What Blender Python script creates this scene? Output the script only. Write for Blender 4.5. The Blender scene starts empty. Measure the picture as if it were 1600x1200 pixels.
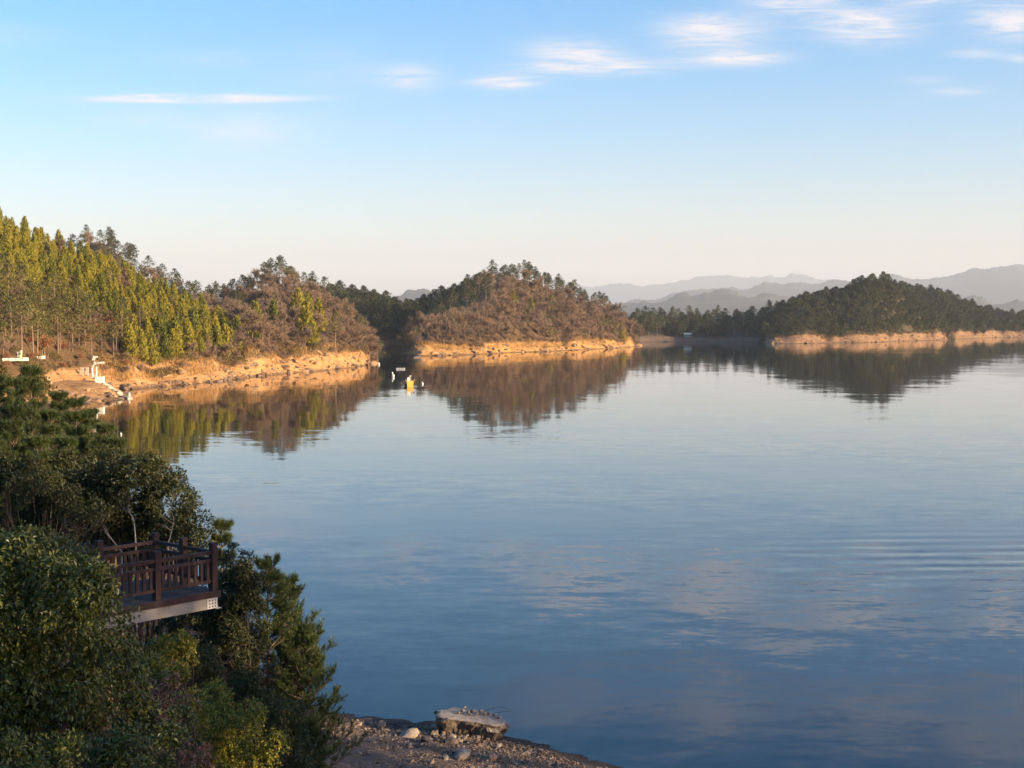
import bpy, math
import numpy as np
from mathutils import Vector, Matrix

# ------------------------------------------------------------------ camera, sky, sun, exposure
scene = bpy.context.scene
FPX = 2200.0                      # focal length in pixels of the 1600 px wide photograph
HORIZON = 497.0
CAM = np.array([0.0, 0.0, 15.0])
PITCH = math.atan((600.0 - HORIZON) / FPX)
SUN_EL = math.radians(13.0)
SUN_AZ = math.atan2(0.93, -0.37)  # clockwise from +Y

cam_data = bpy.data.cameras.new('camera')
cam_data.sensor_width = 36.0
cam_data.lens = 36.0 * FPX / 1600.0
cam_data.clip_start = 0.5
cam_data.clip_end = 60000.0
cam = bpy.data.objects.new('camera', cam_data)
scene.collection.objects.link(cam)
cam.location = CAM
cam.rotation_euler = (math.pi / 2 - PITCH, 0, 0)
scene.camera = cam

SKY_STRENGTH = 0.15
SUN_STRENGTH = 4.6
EXPOSURE = 1.46
world = bpy.data.worlds.new('World')
scene.world = world
world.use_nodes = True
world.cycles.sampling_method = 'MANUAL'
world.cycles.sample_map_resolution = 256
wt = world.node_tree
wt.nodes.clear()
def wn(kind, **kw):
    n = wt.nodes.new(kind)
    for k, v in kw.items():
        setattr(n, k, v)
    return n
def wmath(op, a, b=None, clamp=False):
    n = wn('ShaderNodeMath', operation=op, use_clamp=clamp)
    for i, v in enumerate((a, b)):
        if v is None: continue
        if isinstance(v, (int, float)): n.inputs[i].default_value = v
        else: wt.links.new(v, n.inputs[i])
    return n.outputs[0]
sky = wn('ShaderNodeTexSky')
sky.sky_type = 'NISHITA'
sky.sun_disc = False
sky.sun_elevation = SUN_EL
sky.sun_rotation = SUN_AZ
sky.altitude = 100.0
sky.air_density = 1.0
sky.dust_density = 1.6
sky.ozone_density = 3.6
tc = wn('ShaderNodeTexCoord')
sep = wn('ShaderNodeSeparateXYZ')
wt.links.new(tc.outputs['Generated'], sep.inputs[0])
dx, dy, dz = sep.outputs
# thin cirrus: noise on a flat cloud deck, thickened in a number of separate clouds
zc = wmath('MAXIMUM', dz, 0.03)
cu = wmath('DIVIDE', dx, zc); cv = wmath('DIVIDE', dy, zc)
comb = wn('ShaderNodeCombineXYZ')
wt.links.new(wmath('MULTIPLY', cu, 0.55), comb.inputs[0])
wt.links.new(wmath('MULTIPLY', cv, 0.8), comb.inputs[1])
nz = wn('ShaderNodeTexNoise'); nz.inputs['Scale'].default_value = 1.5
nz.inputs['Detail'].default_value = 9.0; nz.inputs['Roughness'].default_value = 0.62
nz.inputs['Distortion'].default_value = 0.5
wt.links.new(comb.outputs[0], nz.inputs['Vector'])
# directions as tangents of azimuth and elevation, to set single clouds
yy = wmath('MAXIMUM', dy, 0.02)
az = wmath('DIVIDE', dx, yy); el = wmath('DIVIDE', dz, yy)
front = wmath('GREATER_THAN', dy, 0.05)
comb2 = wn('ShaderNodeCombineXYZ')
wt.links.new(wmath('MULTIPLY', az, 17.0), comb2.inputs[0])
wt.links.new(wmath('MULTIPLY', el, 150.0), comb2.inputs[1])
nz2 = wn('ShaderNodeTexNoise'); nz2.inputs['Scale'].default_value = 1.0
nz2.inputs['Detail'].default_value = 8.0; nz2.inputs['Roughness'].default_value = 0.7
nz2.inputs['Distortion'].default_value = 1.3
wt.links.new(comb2.outputs[0], nz2.inputs['Vector'])
CLOUDS = [  # photo pixel centre, half sizes, strength
    (305, 157, 150, 6, 2.6), (385, 205, 110, 32, 0.5), (225, 188, 70, 14, 0.32), (645, 125, 50, 20, 0.75), (788, 132, 52, 11, 1.3),
    (890, 88, 75, 24, 1.0), (930, 108, 115, 13, 1.1), (1110, 55, 85, 28, 1.3), (1145, 95, 80, 13, 1.1), (1345, 45, 85, 28, 1.3), (1235, 8, 80, 20, 1.0),
    (1575, 38, 75, 30, 1.1), (1440, 5, 80, 14, 0.7), (1490, 146, 45, 8, 0.5), (1440, 128, 40, 7, 0.45),
    (520, 110, 110, 40, 0.2), (1590, 97, 30, 8, 0.6), (330, 95, 90, 14, 0.25), (1520, 88, 50, 9, 0.5),
    # clouds above the picture, seen mirrored in the lake
    (900, -110, 160, 45, 0.4), (1120, -110, 110, 55, 0.55), (1360, -130, 130, 60, 0.55), (1580, -170, 150, 80, 0.5),
    (1850, -120, 220, 70, 0.8), (2100, 30, 200, 40, 0.7), (-150, 60, 200, 20, 0.5)]
total = None
aev = wn('ShaderNodeCombineXYZ'); wt.links.new(az, aev.inputs[0]); wt.links.new(el, aev.inputs[1])
for (px, py, sx, sy, st) in CLOUDS:
    sc = (FPX / sx * 1.14, FPX / sy * 1.14)
    q = wn('ShaderNodeVectorMath', operation='MULTIPLY_ADD'); wt.links.new(aev.outputs[0], q.inputs[0])
    q.inputs[1].default_value = (sc[0], sc[1], 0)
    q.inputs[2].default_value = (-(px - 800) / FPX * sc[0], -(HORIZON - py) / FPX * sc[1], 0)
    d = wn('ShaderNodeVectorMath', operation='DOT_PRODUCT'); wt.links.new(q.outputs[0], d.inputs[0]); wt.links.new(q.outputs[0], d.inputs[1])
    e = wmath('POWER', 0.3679, d.outputs['Value'])
    n = wn('ShaderNodeMath', operation='MULTIPLY_ADD'); wt.links.new(e, n.inputs[0]); n.inputs[1].default_value = st
    if total is None: n.inputs[2].default_value = 0.0
    else: wt.links.new(total, n.inputs[2])
    total = n.outputs[0]
total = wmath('MULTIPLY', wmath('MINIMUM', total, 1.0), front)
streak = wmath('MULTIPLY', wmath('SUBTRACT', nz2.outputs['Fac'], 0.31), 3.6, True)
cl = wmath('MULTIPLY', total, streak)
veil = wmath('MULTIPLY', wmath('MULTIPLY', wmath('SUBTRACT', nz.outputs['Fac'], 0.52), 1.6, True),
             wmath('MULTIPLY', wmath('SUBTRACT', dz, 0.05), 1.2, True))
cl = wmath('MULTIPLY', wmath('ADD', cl, wmath('MULTIPLY', veil, 0.09)), 0.9, True)
mixc = wn('ShaderNodeMix'); mixc.data_type = 'RGBA'
wt.links.new(cl, mixc.inputs[0])
CLOUD_COL = (2.5, 2.3, 2.32, 1.0)
hs = wn('ShaderNodeHueSaturation'); hs.inputs['Saturation'].default_value = 1.35
wt.links.new(sky.outputs[0], hs.inputs['Color']); 
wbal = wn('ShaderNodeMix'); wbal.data_type = 'RGBA'; wbal.blend_type = 'MULTIPLY'; wbal.inputs[0].default_value = 1.0
wbal.inputs[7].default_value = (1.10, 0.785, 0.73, 1.0)
wt.links.new(hs.outputs[0], wbal.inputs[6]); wt.links.new(wbal.outputs[2], mixc.inputs[6])
mixc.inputs[7].default_value = CLOUD_COL
bg = wn('ShaderNodeBackground'); bg.inputs['Strength'].default_value = SKY_STRENGTH
wt.links.new(mixc.outputs[2], bg.inputs['Color'])
wo = wn('ShaderNodeOutputWorld'); wt.links.new(bg.outputs[0], wo.inputs['Surface'])

sun_data = bpy.data.lights.new('sun', 'SUN')
sun_data.energy = SUN_STRENGTH
sun_data.angle = math.radians(0.6)
sun_data.color = (1.0, 0.75, 0.46)
sun = bpy.data.objects.new('sun', sun_data)
scene.collection.objects.link(sun)
sdir = Vector((math.sin(SUN_AZ) * math.cos(SUN_EL), math.cos(SUN_AZ) * math.cos(SUN_EL), math.sin(SUN_EL)))
sun.rotation_euler = sdir.to_track_quat('Z', 'Y').to_euler()
sun.location = (300, -120, 200)

scene.view_settings.view_transform = 'Standard'
scene.view_settings.look = 'None'
scene.view_settings.gamma = 1.0
scene.view_settings.use_curve_mapping = False
scene.view_settings.exposure = EXPOSURE
scene.render.engine = 'CYCLES'
cy = scene.cycles
cy.use_denoising = True
cy.max_bounces = 5; cy.diffuse_bounces = 1; cy.glossy_bounces = 3; cy.transmission_bounces = 3
cy.transparent_max_bounces = 4; cy.volume_bounces = 0
cy.caustics_reflective = False; cy.caustics_refractive = False
cy.sample_clamp_indirect = 6.0
cy.use_light_tree = False
cy.adaptive_threshold = 0.015

# ------------------------------------------------------------------ helpers
COL = scene.collection
R = np.random.default_rng(7)
fwd = np.array([0, math.cos(PITCH), -math.sin(PITCH)]); upv = np.array([0, math.sin(PITCH), math.cos(PITCH)]); rgt = np.array([1.0, 0, 0])
def ray(px, py):
    return fwd + (px - 800) / FPX * rgt + (600 - py) / FPX * upv
def at(px, py, Y):
    d = ray(px, py); return CAM + d * (Y / d[1])
def gnd(px, py, z=0.0):
    d = ray(px, py); return CAM + d * ((z - CAM[2]) / d[2])
def proj(P):
    q = np.asarray(P, float) - CAM
    dep = q @ fwd
    return 800 + FPX * (q @ rgt) / dep, 600 - FPX * (q @ upv) / dep, dep

def hash2(ix, iy, seed):
    h = (ix.astype(np.int64) * 374761393 + iy.astype(np.int64) * 668265263 + seed * 1442695041) & 0xFFFFFFFF
    h = ((h ^ (h >> 13)) * 1274126177) & 0xFFFFFFFF
    h = h ^ (h >> 16)
    return (h & 0xFFFFFF) / float(0xFFFFFF)
def vnoise(x, y, seed=0):
    x = np.asarray(x, float); y = np.asarray(y, float)
    x0 = np.floor(x); y0 = np.floor(y); fx = x - x0; fy = y - y0
    fx = fx * fx * (3 - 2 * fx); fy = fy * fy * (3 - 2 * fy)
    a = hash2(x0, y0, seed); b = hash2(x0 + 1, y0, seed); c = hash2(x0, y0 + 1, seed); d = hash2(x0 + 1, y0 + 1, seed)
    return (a * (1 - fx) + b * fx) * (1 - fy) + (c * (1 - fx) + d * fx) * fy - 0.5
def fbm(x, y, seed=0, octaves=4, gain=0.5):
    s = 0; a = 1.0
    for o in range(octaves):
        s = s + a * vnoise(np.asarray(x) * 2 ** o + 17.3 * o, np.asarray(y) * 2 ** o - 9.1 * o, seed + o); a *= gain
    return s

def make_mesh(name, V, F, mats=(), smooth=False, mat_index=None):
    V = np.ascontiguousarray(V, dtype=np.float32)
    me = bpy.data.meshes.new(name)
    if isinstance(F, np.ndarray): F = [F]
    F = [np.asarray(f, dtype=np.int32) for f in F if len(f)]
    me.vertices.add(len(V)); me.vertices.foreach_set('co', V.ravel())
    loops = np.concatenate([f.ravel() for f in F])
    tot = np.concatenate([np.full(len(f), f.shape[1], np.int32) for f in F])
    start = np.concatenate([[0], np.cumsum(tot)[:-1]]).astype(np.int32)
    me.loops.add(len(loops)); me.loops.foreach_set('vertex_index', loops)
    me.polygons.add(len(tot)); me.polygons.foreach_set('loop_start', start)
    for m in mats: me.materials.append(m)
    if mat_index is not None: me.polygons.foreach_set('material_index', np.asarray(mat_index, np.int32))
    me.polygons.foreach_set('use_smooth', np.full(len(tot), smooth))
    me.update(calc_edges=True)
    return me
def link(name, data, parent=None, loc=None, rotz=None, scale=None):
    o = bpy.data.objects.new(name, data); COL.objects.link(o)
    if parent is not None: o.parent = parent
    if loc is not None: o.location = loc
    if rotz is not None: o.rotation_euler = (0, 0, rotz)
    if scale is not None: o.scale = scale if hasattr(scale, '__len__') else (scale,) * 3
    return o
def tag(o, label=None, cat=None, group=None, kind=None):
    if label: o['label'] = label
    if cat: o['category'] = cat
    if group: o['group'] = group
    if kind: o['kind'] = kind
    return o
def empty(name, loc=(0, 0, 0), rotz=0.0, scale=None):
    o = link(name, None, loc=loc, rotz=rotz, scale=scale); o.empty_display_size = 0.2
    return o

class MB:
    """collects vertices and faces of one part"""
    def __init__(s): s.v = []; s.f = {3: [], 4: []}; s.n = 0
    def add(s, V, F):
        V = np.asarray(V, float); F = np.asarray(F, int)
        s.v.append(V); s.f[F.shape[1]].append(F + s.n); s.n += len(V)
    def hexa(s, P):     # 8 corners: bottom 4 ccw, top 4 ccw
        s.add(P, [[3, 2, 1, 0], [4, 5, 6, 7], [0, 1, 5, 4], [1, 2, 6, 5], [2, 3, 7, 6], [3, 0, 4, 7]])
    def box(s, c, h):
        c = np.asarray(c, float); x, y, z = h
        s.hexa(c + np.array([[-x, -y, -z], [x, -y, -z], [x, y, -z], [-x, y, -z], [-x, -y, z], [x, -y, z], [x, y, z], [-x, y, z]]))
    def beam(s, p, q, w, h):   # box section along p..q, w sideways, h vertical-ish
        p = np.asarray(p, float); q = np.asarray(q, float); d = q - p; d /= np.linalg.norm(d)
        u = np.array([0, 0, 1.0]) if abs(d[2]) < 0.95 else np.array([1.0, 0, 0])
        sx = np.cross(d, u); sx /= np.linalg.norm(sx); sz = np.cross(sx, d)
        a = sx * w / 2; b = sz * h / 2
        s.hexa([p - a - b, p + a - b, q + a - b, q - a - b, p - a + b, p + a + b, q + a + b, q - a + b])
    def tube(s, P, r, k=6):
        P = np.asarray(P, float); n = len(P); r = np.broadcast_to(np.asarray(r, float), (n,))
        T = np.gradient(P, axis=0); T /= np.linalg.norm(T, axis=1)[:, None] + 1e-9
        ref = np.array([0.31, 0.22, 0.92]); A = np.cross(T, ref); A /= np.linalg.norm(A, axis=1)[:, None] + 1e-9
        B = np.cross(T, A); an = np.arange(k) * 2 * math.pi / k
        V = P[:, None, :] + r[:, None, None] * (np.cos(an)[None, :, None] * A[:, None, :] + np.sin(an)[None, :, None] * B[:, None, :])
        V = V.reshape(-1, 3); F = []
        for i in range(n - 1):
            for j in range(k):
                a = i * k + j; b = i * k + (j + 1) % k
                F.append([a, b, b + k, a + k])
        s.add(V, F)
        c0 = len(V)
        s.add(np.vstack([V[:k], P[:1]]), [[(j + 1) % k, j, k] for j in range(k)])
        s.add(np.vstack([V[-k:], P[-1:]]), [[j, (j + 1) % k, k] for j in range(k)])
    def lathe(s, prof, k=10, c=(0, 0, 0)):
        an = np.arange(k) * 2 * math.pi / k; c = np.asarray(c, float)
        V = np.array([[r * math.cos(a), r * math.sin(a), z] for (r, z) in prof for a in an]) + c
        F = [[i * k + j, i * k + (j + 1) % k, (i + 1) * k + (j + 1) % k, (i + 1) * k + j] for i in range(len(prof) - 1) for j in range(k)]
        s.add(V, F)
    def mesh(s, name, mat, smooth=False):
        return make_mesh(name, np.vstack(s.v), [np.vstack(s.f[k]) for k in (3, 4) if s.f[k]], [mat] if mat else [], smooth)
    def build(s, name, mat, parent=None, smooth=False, **kw):
        return link(name, s.mesh(name, mat, smooth), parent, **kw)

def unit(a):
    a = np.asarray(a, float); return a / (np.linalg.norm(a, axis=-1, keepdims=True) + 1e-9)
def slivers(P, D, L, W, rng):
    """thin triangles (needles, twigs): base at P, along D"""
    n = len(P); D = unit(D); S = unit(np.cross(D, rng.normal(size=(n, 3))))
    L = np.broadcast_to(L, (n,))[:, None]; W = np.broadcast_to(W, (n,))[:, None]
    V = np.stack([P - S * W / 2, P + S * W / 2, P + D * L], 1).reshape(-1, 3)
    return V, np.arange(3 * n).reshape(-1, 3)
def diamonds(P, D, L, W, rng, N=None):
    """flat leaf sprays: 4 corners, two triangles' worth of quad"""
    n = len(P); D = unit(D); S = unit(np.cross(D, rng.normal(size=(n, 3)) if N is None else N))
    L = np.broadcast_to(L, (n,))[:, None]; W = np.broadcast_to(W, (n,))[:, None]
    m = P + D * L * 0.45
    V = np.stack([P, m + S * W / 2, P + D * L, m - S * W / 2], 1).reshape(-1, 3)
    return V, np.arange(4 * n).reshape(-1, 4)
def leaves(P, D, N, L, W):
    """folded leaves: five corners, four triangles"""
    n = len(P); D = unit(D); S = unit(np.cross(D, N)); N = np.cross(S, D)
    L = np.broadcast_to(L, (n,))[:, None]; W = np.broadcast_to(W, (n,))[:, None]
    m = P + D * L * 0.45
    V = np.stack([P, m - N * W * 0.12, m + S * W / 2 + N * W * 0.1, m - S * W / 2 + N * W * 0.1, P + D * L - N * L * 0.12], 1).reshape(-1, 3)
    base = np.array([[0, 2, 1], [1, 2, 4], [0, 1, 3], [1, 4, 3]])
    return V, (np.arange(n)[:, None, None] * 5 + base[None]).reshape(-1, 3)

# ------------------------------------------------------------------ materials
def new_mat(name):
    m = bpy.data.materials.new(name); m.use_nodes = True
    nt = m.node_tree; nt.nodes.clear()
    return m, nt
class NT:
    def __init__(s, nt): s.t = nt
    def n(s, kind, **kw):
        n = s.t.nodes.new(kind)
        for k, v in kw.items(): setattr(n, k, v)
        return n
    def l(s, a, b): s.t.links.new(a, b)
    def math(s, op, a, b=None, clamp=False):
        n = s.n('ShaderNodeMath', operation=op, use_clamp=clamp)
        for i, v in enumerate((a, b)):
            if v is None: continue
            if isinstance(v, (int, float)): n.inputs[i].default_value = v
            else: s.l(v, n.inputs[i])
        return n.outputs[0]
    def mix(s, fac, a, b):
        n = s.n('ShaderNodeMix'); n.data_type = 'RGBA'
        for i, v in ((0, fac), (6, a), (7, b)):
            if isinstance(v, (int, float)): n.inputs[i].default_value = v
            elif isinstance(v, tuple): n.inputs[i].default_value = v if len(v) == 4 else v + (1.0,)
            else: s.l(v, n.inputs[i])
        return n.outputs[2]
    def noise(s, vec, scale, detail=4.0, rough=0.55, dist=0.0):
        n = s.n('ShaderNodeTexNoise'); n.inputs['Scale'].default_value = scale; n.inputs['Detail'].default_value = detail
        n.inputs['Roughness'].default_value = rough; n.inputs['Distortion'].default_value = dist
        if vec is not None: s.l(vec, n.inputs['Vector'])
        return n
    def ramp(s, fac, stops):
        n = s.n('ShaderNodeValToRGB'); e = n.color_ramp.elements
        while len(e) < len(stops): e.new(0.5)
        for i, (p, c) in enumerate(stops): e[i].position = p; e[i].color = c if len(c) == 4 else tuple(c) + (1.0,)
        s.l(fac, n.inputs[0]); return n.outputs[0]
    def pos(s): return s.n('ShaderNodeNewGeometry').outputs['Position']
    def mapping(s, vec, scale=(1, 1, 1), rot=(0, 0, 0)):
        n = s.n('ShaderNodeMapping'); n.inputs['Scale'].default_value = scale; n.inputs['Rotation'].default_value = rot
        s.l(vec, n.inputs['Vector']); return n.outputs[0]
    def out(s, shader, vol=None):
        o = s.n('ShaderNodeOutputMaterial'); s.l(shader, o.inputs['Surface'])

def leaf_mat(name, cols, trans=0.25, rough=0.55, spec=0.3, obj_var=0.5):
    """foliage: colour varies from leaf to leaf and from plant to plant"""
    m, nt = new_mat(name); t = NT(nt)
    geo = t.n('ShaderNodeNewGeometry'); oi = t.n('ShaderNodeObjectInfo')
    f = t.math('ADD', t.math('MULTIPLY', geo.outputs['Random Per Island'], 1.0 - obj_var), t.math('MULTIPLY', oi.outputs['Random'], obj_var))
    k = len(cols)
    col = t.ramp(f, [(i / (k - 1) * 0.7 + 0.15, c) for i, c in enumerate(cols)])
    p = t.n('ShaderNodeBsdfPrincipled'); t.l(col, p.inputs['Base Color']); p.inputs['Roughness'].default_value = rough
    p.inputs['Specular IOR Level'].default_value = spec
    tr = t.n('ShaderNodeBsdfTranslucent'); t.l(col, tr.inputs['Color'])
    mx = t.n('ShaderNodeMixShader'); mx.inputs[0].default_value = trans
    t.l(p.outputs[0], mx.inputs[1]); t.l(tr.outputs[0], mx.inputs[2]); t.out(mx.outputs[0])
    return m
def plain_mat(name, c1, c2, scale=3.0, rough=0.8, bump=0.0, spec=0.3, stretch=(1, 1, 1), metal=0.0, obj=True):
    m, nt = new_mat(name); t = NT(nt)
    tcn = t.n('ShaderNodeTexCoord'); v = t.mapping(tcn.outputs['Object'] if obj else t.pos(), stretch)
    nz = t.noise(v, scale, 6.0, 0.6)
    f = t.math('MULTIPLY', t.math('SUBTRACT', nz.outputs['Fac'], 0.3), 2.4, True)
    col = t.mix(f, c1, c2)
    oi = t.n('ShaderNodeObjectInfo')
    hv = t.n('ShaderNodeHueSaturation'); t.l(col, hv.inputs['Color']); t.l(t.math('ADD', t.math('MULTIPLY', oi.outputs['Random'], 0.3), 0.85), hv.inputs['Value'])
    p = t.n('ShaderNodeBsdfPrincipled'); t.l(hv.outputs[0], p.inputs['Base Color']); p.inputs['Roughness'].default_value = rough
    p.inputs['Specular IOR Level'].default_value = spec; p.inputs['Metallic'].default_value = metal
    if bump:
        b = t.n('ShaderNodeBump'); b.inputs['Strength'].default_value = bump; b.inputs['Distance'].default_value = 0.03
        t.l(nz.outputs['Fac'], b.inputs['Height']); t.l(b.outputs[0], p.inputs['Normal'])
    t.out(p.outputs[0]); return m

M = {}
M['conifer'] = leaf_mat('conifer_leaf', [(0.08, 0.10, 0.014), (0.18, 0.185, 0.02), (0.29, 0.245, 0.025), (0.22, 0.195, 0.025)], 0.2, obj_var=0.62)
M['pine'] = leaf_mat('pine_leaf', [(0.02, 0.03, 0.011), (0.036, 0.047, 0.015), (0.062, 0.066, 0.022)], 0.15)
M['hill_pine'] = leaf_mat('hill_pine_leaf', [(0.055, 0.065, 0.018), (0.105, 0.105, 0.024), (0.16, 0.14, 0.032)], 0.2)
M['twig'] = leaf_mat('bare_twig', [(0.15, 0.105, 0.075), (0.235, 0.165, 0.112), (0.30, 0.20, 0.132), (0.225, 0.17, 0.10)], 0.12, spec=0.1, obj_var=0.55)
M['bush'] = leaf_mat('bush_leaf', [(0.09, 0.085, 0.02), (0.14, 0.115, 0.03), (0.19, 0.12, 0.045)], 0.2)
M['rust'] = leaf_mat('rust_leaf', [(0.24, 0.09, 0.04), (0.32, 0.14, 0.06), (0.3, 0.17, 0.08)], 0.2)
M['bark'] = plain_mat('bark', (0.09, 0.06, 0.04), (0.2, 0.14, 0.095), 9.0, 0.9, stretch=(1, 1, 0.25))
M['bark_far'] = plain_mat('pale_bark', (0.15, 0.105, 0.075), (0.24, 0.17, 0.12), 4.0, 0.9)

def terrain_mat(name, litter1, litter2, bank1, bank2, bank_h, wet=(0.09, 0.06, 0.04), fade=1.0):
    """forest floor above, bare drawdown bank of sandy rock below, with strata lines and a dark wet foot"""
    m, nt = new_mat(name); t = NT(nt)
    pos = t.pos(); sp = t.n('ShaderNodeSeparateXYZ'); t.l(pos, sp.inputs[0]); z = sp.outputs[2]
    n1 = t.noise(pos, 0.12, 6, 0.6); n2 = t.noise(pos, 0.9, 6, 0.65); n3 = t.noise(t.mapping(pos, (0.06, 0.06, 3.6)), 1.0, 6, 0.65, 0.6)
    n4 = t.noise(t.mapping(pos, (0.25, 0.25, 0.5)), 1.0, 7, 0.7)
    bank = t.mix(t.math('MULTIPLY', t.math('SUBTRACT', n4.outputs['Fac'], 0.32), 2.8, True), bank1, bank2)
    strata = t.math('MULTIPLY', t.math('SUBTRACT', n3.outputs['Fac'], 0.54), 6.0, True)
    bank = t.mix(t.math('MULTIPLY', strata, 0.8), bank, wet)
    speck = t.math('MULTIPLY', t.math('SUBTRACT', n2.outputs['Fac'], 0.6), 6.0, True)
    bank = t.mix(t.math('MULTIPLY', speck, 0.55), bank, (0.5, 0.42, 0.3))
    lit = t.mix(t.math('MULTIPLY', t.math('SUBTRACT', n2.outputs['Fac'], 0.3), 2.4, True), litter1, litter2)
    edge = t.math('ADD', z, t.math('MULTIPLY', t.math('SUBTRACT', n1.outputs['Fac'], 0.5), 3.0))
    fac = t.math('DIVIDE', t.math('SUBTRACT', edge, bank_h - 0.4), 1.0, True)
    col = t.mix(fac, bank, lit)
    wetf = t.math('SUBTRACT', 1.0, t.math('DIVIDE', t.math('ADD', z, t.math('MULTIPLY', n2.outputs['Fac'], -0.35)), 0.35, True))
    col = t.mix(t.math('MULTIPLY', wetf, 0.75), col, wet)
    p = t.n('ShaderNodeBsdfPrincipled'); t.l(col, p.inputs['Base Color']); p.inputs['Roughness'].default_value = 0.9; p.inputs['Specular IOR Level'].default_value = 0.15
    b = t.n('ShaderNodeBump'); b.inputs['Strength'].default_value = 0.9; b.inputs['Distance'].default_value = 0.5
    t.l(t.math('ADD', n2.outputs['Fac'], n3.outputs['Fac']), b.inputs['Height']); t.l(b.outputs[0], p.inputs['Normal'])
    t.out(p.outputs[0]); return m
SAND1, SAND2 = (0.30, 0.155, 0.06), (0.56, 0.33, 0.14)
M['hill'] = terrain_mat('hillside', (0.085, 0.055, 0.025), (0.16, 0.10, 0.045), SAND1, SAND2, 4.4)
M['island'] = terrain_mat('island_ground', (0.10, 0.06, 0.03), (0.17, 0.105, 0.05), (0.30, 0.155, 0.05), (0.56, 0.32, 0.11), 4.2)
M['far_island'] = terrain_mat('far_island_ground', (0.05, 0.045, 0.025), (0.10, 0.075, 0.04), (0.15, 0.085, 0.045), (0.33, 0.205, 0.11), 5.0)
M['low_shore'] = terrain_mat('low_shore_shaded_ground', (0.06, 0.05, 0.03), (0.1, 0.075, 0.045), (0.10, 0.07, 0.05), (0.17, 0.12, 0.085), 3.0)  # bank colours darkened to stand for the domed island's shadow
# ------------------------------------------------------------------ the lake
def water_mat():
    m, nt = new_mat('lake_water'); t = NT(nt)
    pos = t.pos()
    def slope(scale, stretch, amp, detail=2.0, rot=0.0):
        n = t.noise(t.mapping(pos, stretch, (0, 0, rot)), scale, detail, 0.5)
        v = t.n('ShaderNodeVectorMath', operation='SUBTRACT'); t.l(n.outputs['Color'], v.inputs[0]); v.inputs[1].default_value = (0.5, 0.5, 0.5)
        s = t.n('ShaderNodeVectorMath', operation='MULTIPLY'); t.l(v.outputs[0], s.inputs[0]); s.inputs[1].default_value = (amp * 0.45, amp, 0)
        return s.outputs[0]
    def add(a, b):
        n = t.n('ShaderNodeVectorMath', operation='ADD'); t.l(a, n.inputs[0]); t.l(b, n.inputs[1]); return n.outputs[0]
    def scale(a, f):
        n = t.n('ShaderNodeVectorMath', operation='SCALE'); t.l(a, n.inputs[0])
        if isinstance(f, (int, float)): n.inputs[3].default_value = f
        else: t.l(f, n.inputs[3])
        return n.outputs[0]
    # wind patches: calm and ruffled stretches of water
    patch = t.noise(t.mapping(pos, (0.35, 1.0, 1.0), (0, 0, 0.15)), 0.022, 3.0, 0.55)
    pf = t.math('ADD', t.math('MULTIPLY', t.math('SUBTRACT', patch.outputs['Fac'], 0.40), 4.5, True), 0.22)
    # the breeze reaches the near and right-hand water, the far reaches lie calm
    spb = t.n('ShaderNodeSeparateXYZ'); t.l(pos, spb.inputs[0])
    near = t.math('SUBTRACT', 1.45, t.math('MULTIPLY', t.math('MULTIPLY', t.math('SUBTRACT', spb.outputs[1], 70.0), 0.0062, True), 1.1))
    near = t.math('MAXIMUM', near, 0.36)
    pf = t.math('MULTIPLY', pf, near)
    s = add(slope(0.16, (0.5, 1, 1), 0.010, 1.0, 0.1), scale(add(slope(0.75, (0.4, 1, 1), 0.05, 2.0, -0.12), slope(2.6, (0.6, 1, 1), 0.034, 2.0)), pf))
    # a passing boat's wash: long parallel swells dying out sideways
    sp = t.n('ShaderNodeSeparateXYZ'); t.l(pos, sp.inputs[0]); X, Y = sp.outputs[0], sp.outputs[1]
    wob = t.noise(t.mapping(pos, (0.06, 0.1, 1)), 1.0, 2.0)
    wob2 = t.noise(t.mapping(pos, (0.09, 0.45, 1)), 1.0, 2.0)
    ph = t.math('ADD', t.math('MULTIPLY', Y, 2.35), t.math('ADD', t.math('MULTIPLY', X, -0.10), t.math('MULTIPLY', wob.outputs['Fac'], 5.0)))
    gx = t.math('MULTIPLY', t.math('SUBTRACT', X, 13.0), 0.075, True)
    gy = t.math('EXPONENT', t.math('MULTIPLY', t.math('POWER', t.math('ABSOLUTE', t.math('DIVIDE', t.math('SUBTRACT', Y, 87.0), 9.0)), 2.0), -1.0))
    w = t.math('MULTIPLY', t.math('SINE', ph), t.math('MULTIPLY', t.math('MULTIPLY', gx, gy), t.math('MULTIPLY', t.math('SUBTRACT', wob2.outputs['Fac'], 0.32), 0.16, True)))
    cw = t.n('ShaderNodeCombineXYZ'); t.l(w, cw.inputs[1])
    s = add(s, cw.outputs[0])
    nn = t.n('ShaderNodeVectorMath', operation='ADD'); t.l(s, nn.inputs[0]); nn.inputs[1].default_value = (0, 0, 1)
    no = t.n('ShaderNodeVectorMath', operation='NORMALIZE'); t.l(nn.outputs[0], no.inputs[0])
    p = t.n('ShaderNodeBsdfPrincipled')
    p.inputs['Base Color'].default_value = (0.001, 0.004, 0.009, 1); p.inputs['Roughness'].default_value = 0.035
    p.inputs['IOR'].default_value = 1.33; p.inputs['Specular IOR Level'].default_value = 0.5
    t.l(no.outputs[0], p.inputs['Normal']); t.out(p.outputs[0]); return m
M['water'] = water_mat()
W0, W1, WY0, WY1 = -14000.0, 18000.0, -1500.0, 24500.0
lake = link('lake_water', make_mesh('lake_water', [[W0, WY0, 0], [W1, WY0, 0], [W1, WY1, 0], [W0, WY1, 0]], np.array([[0, 1, 2, 3]]), [M['water']]))
tag(lake, 'calm blue lake with faint ripples, mirroring sky and hills', 'lake', kind='structure')

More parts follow.
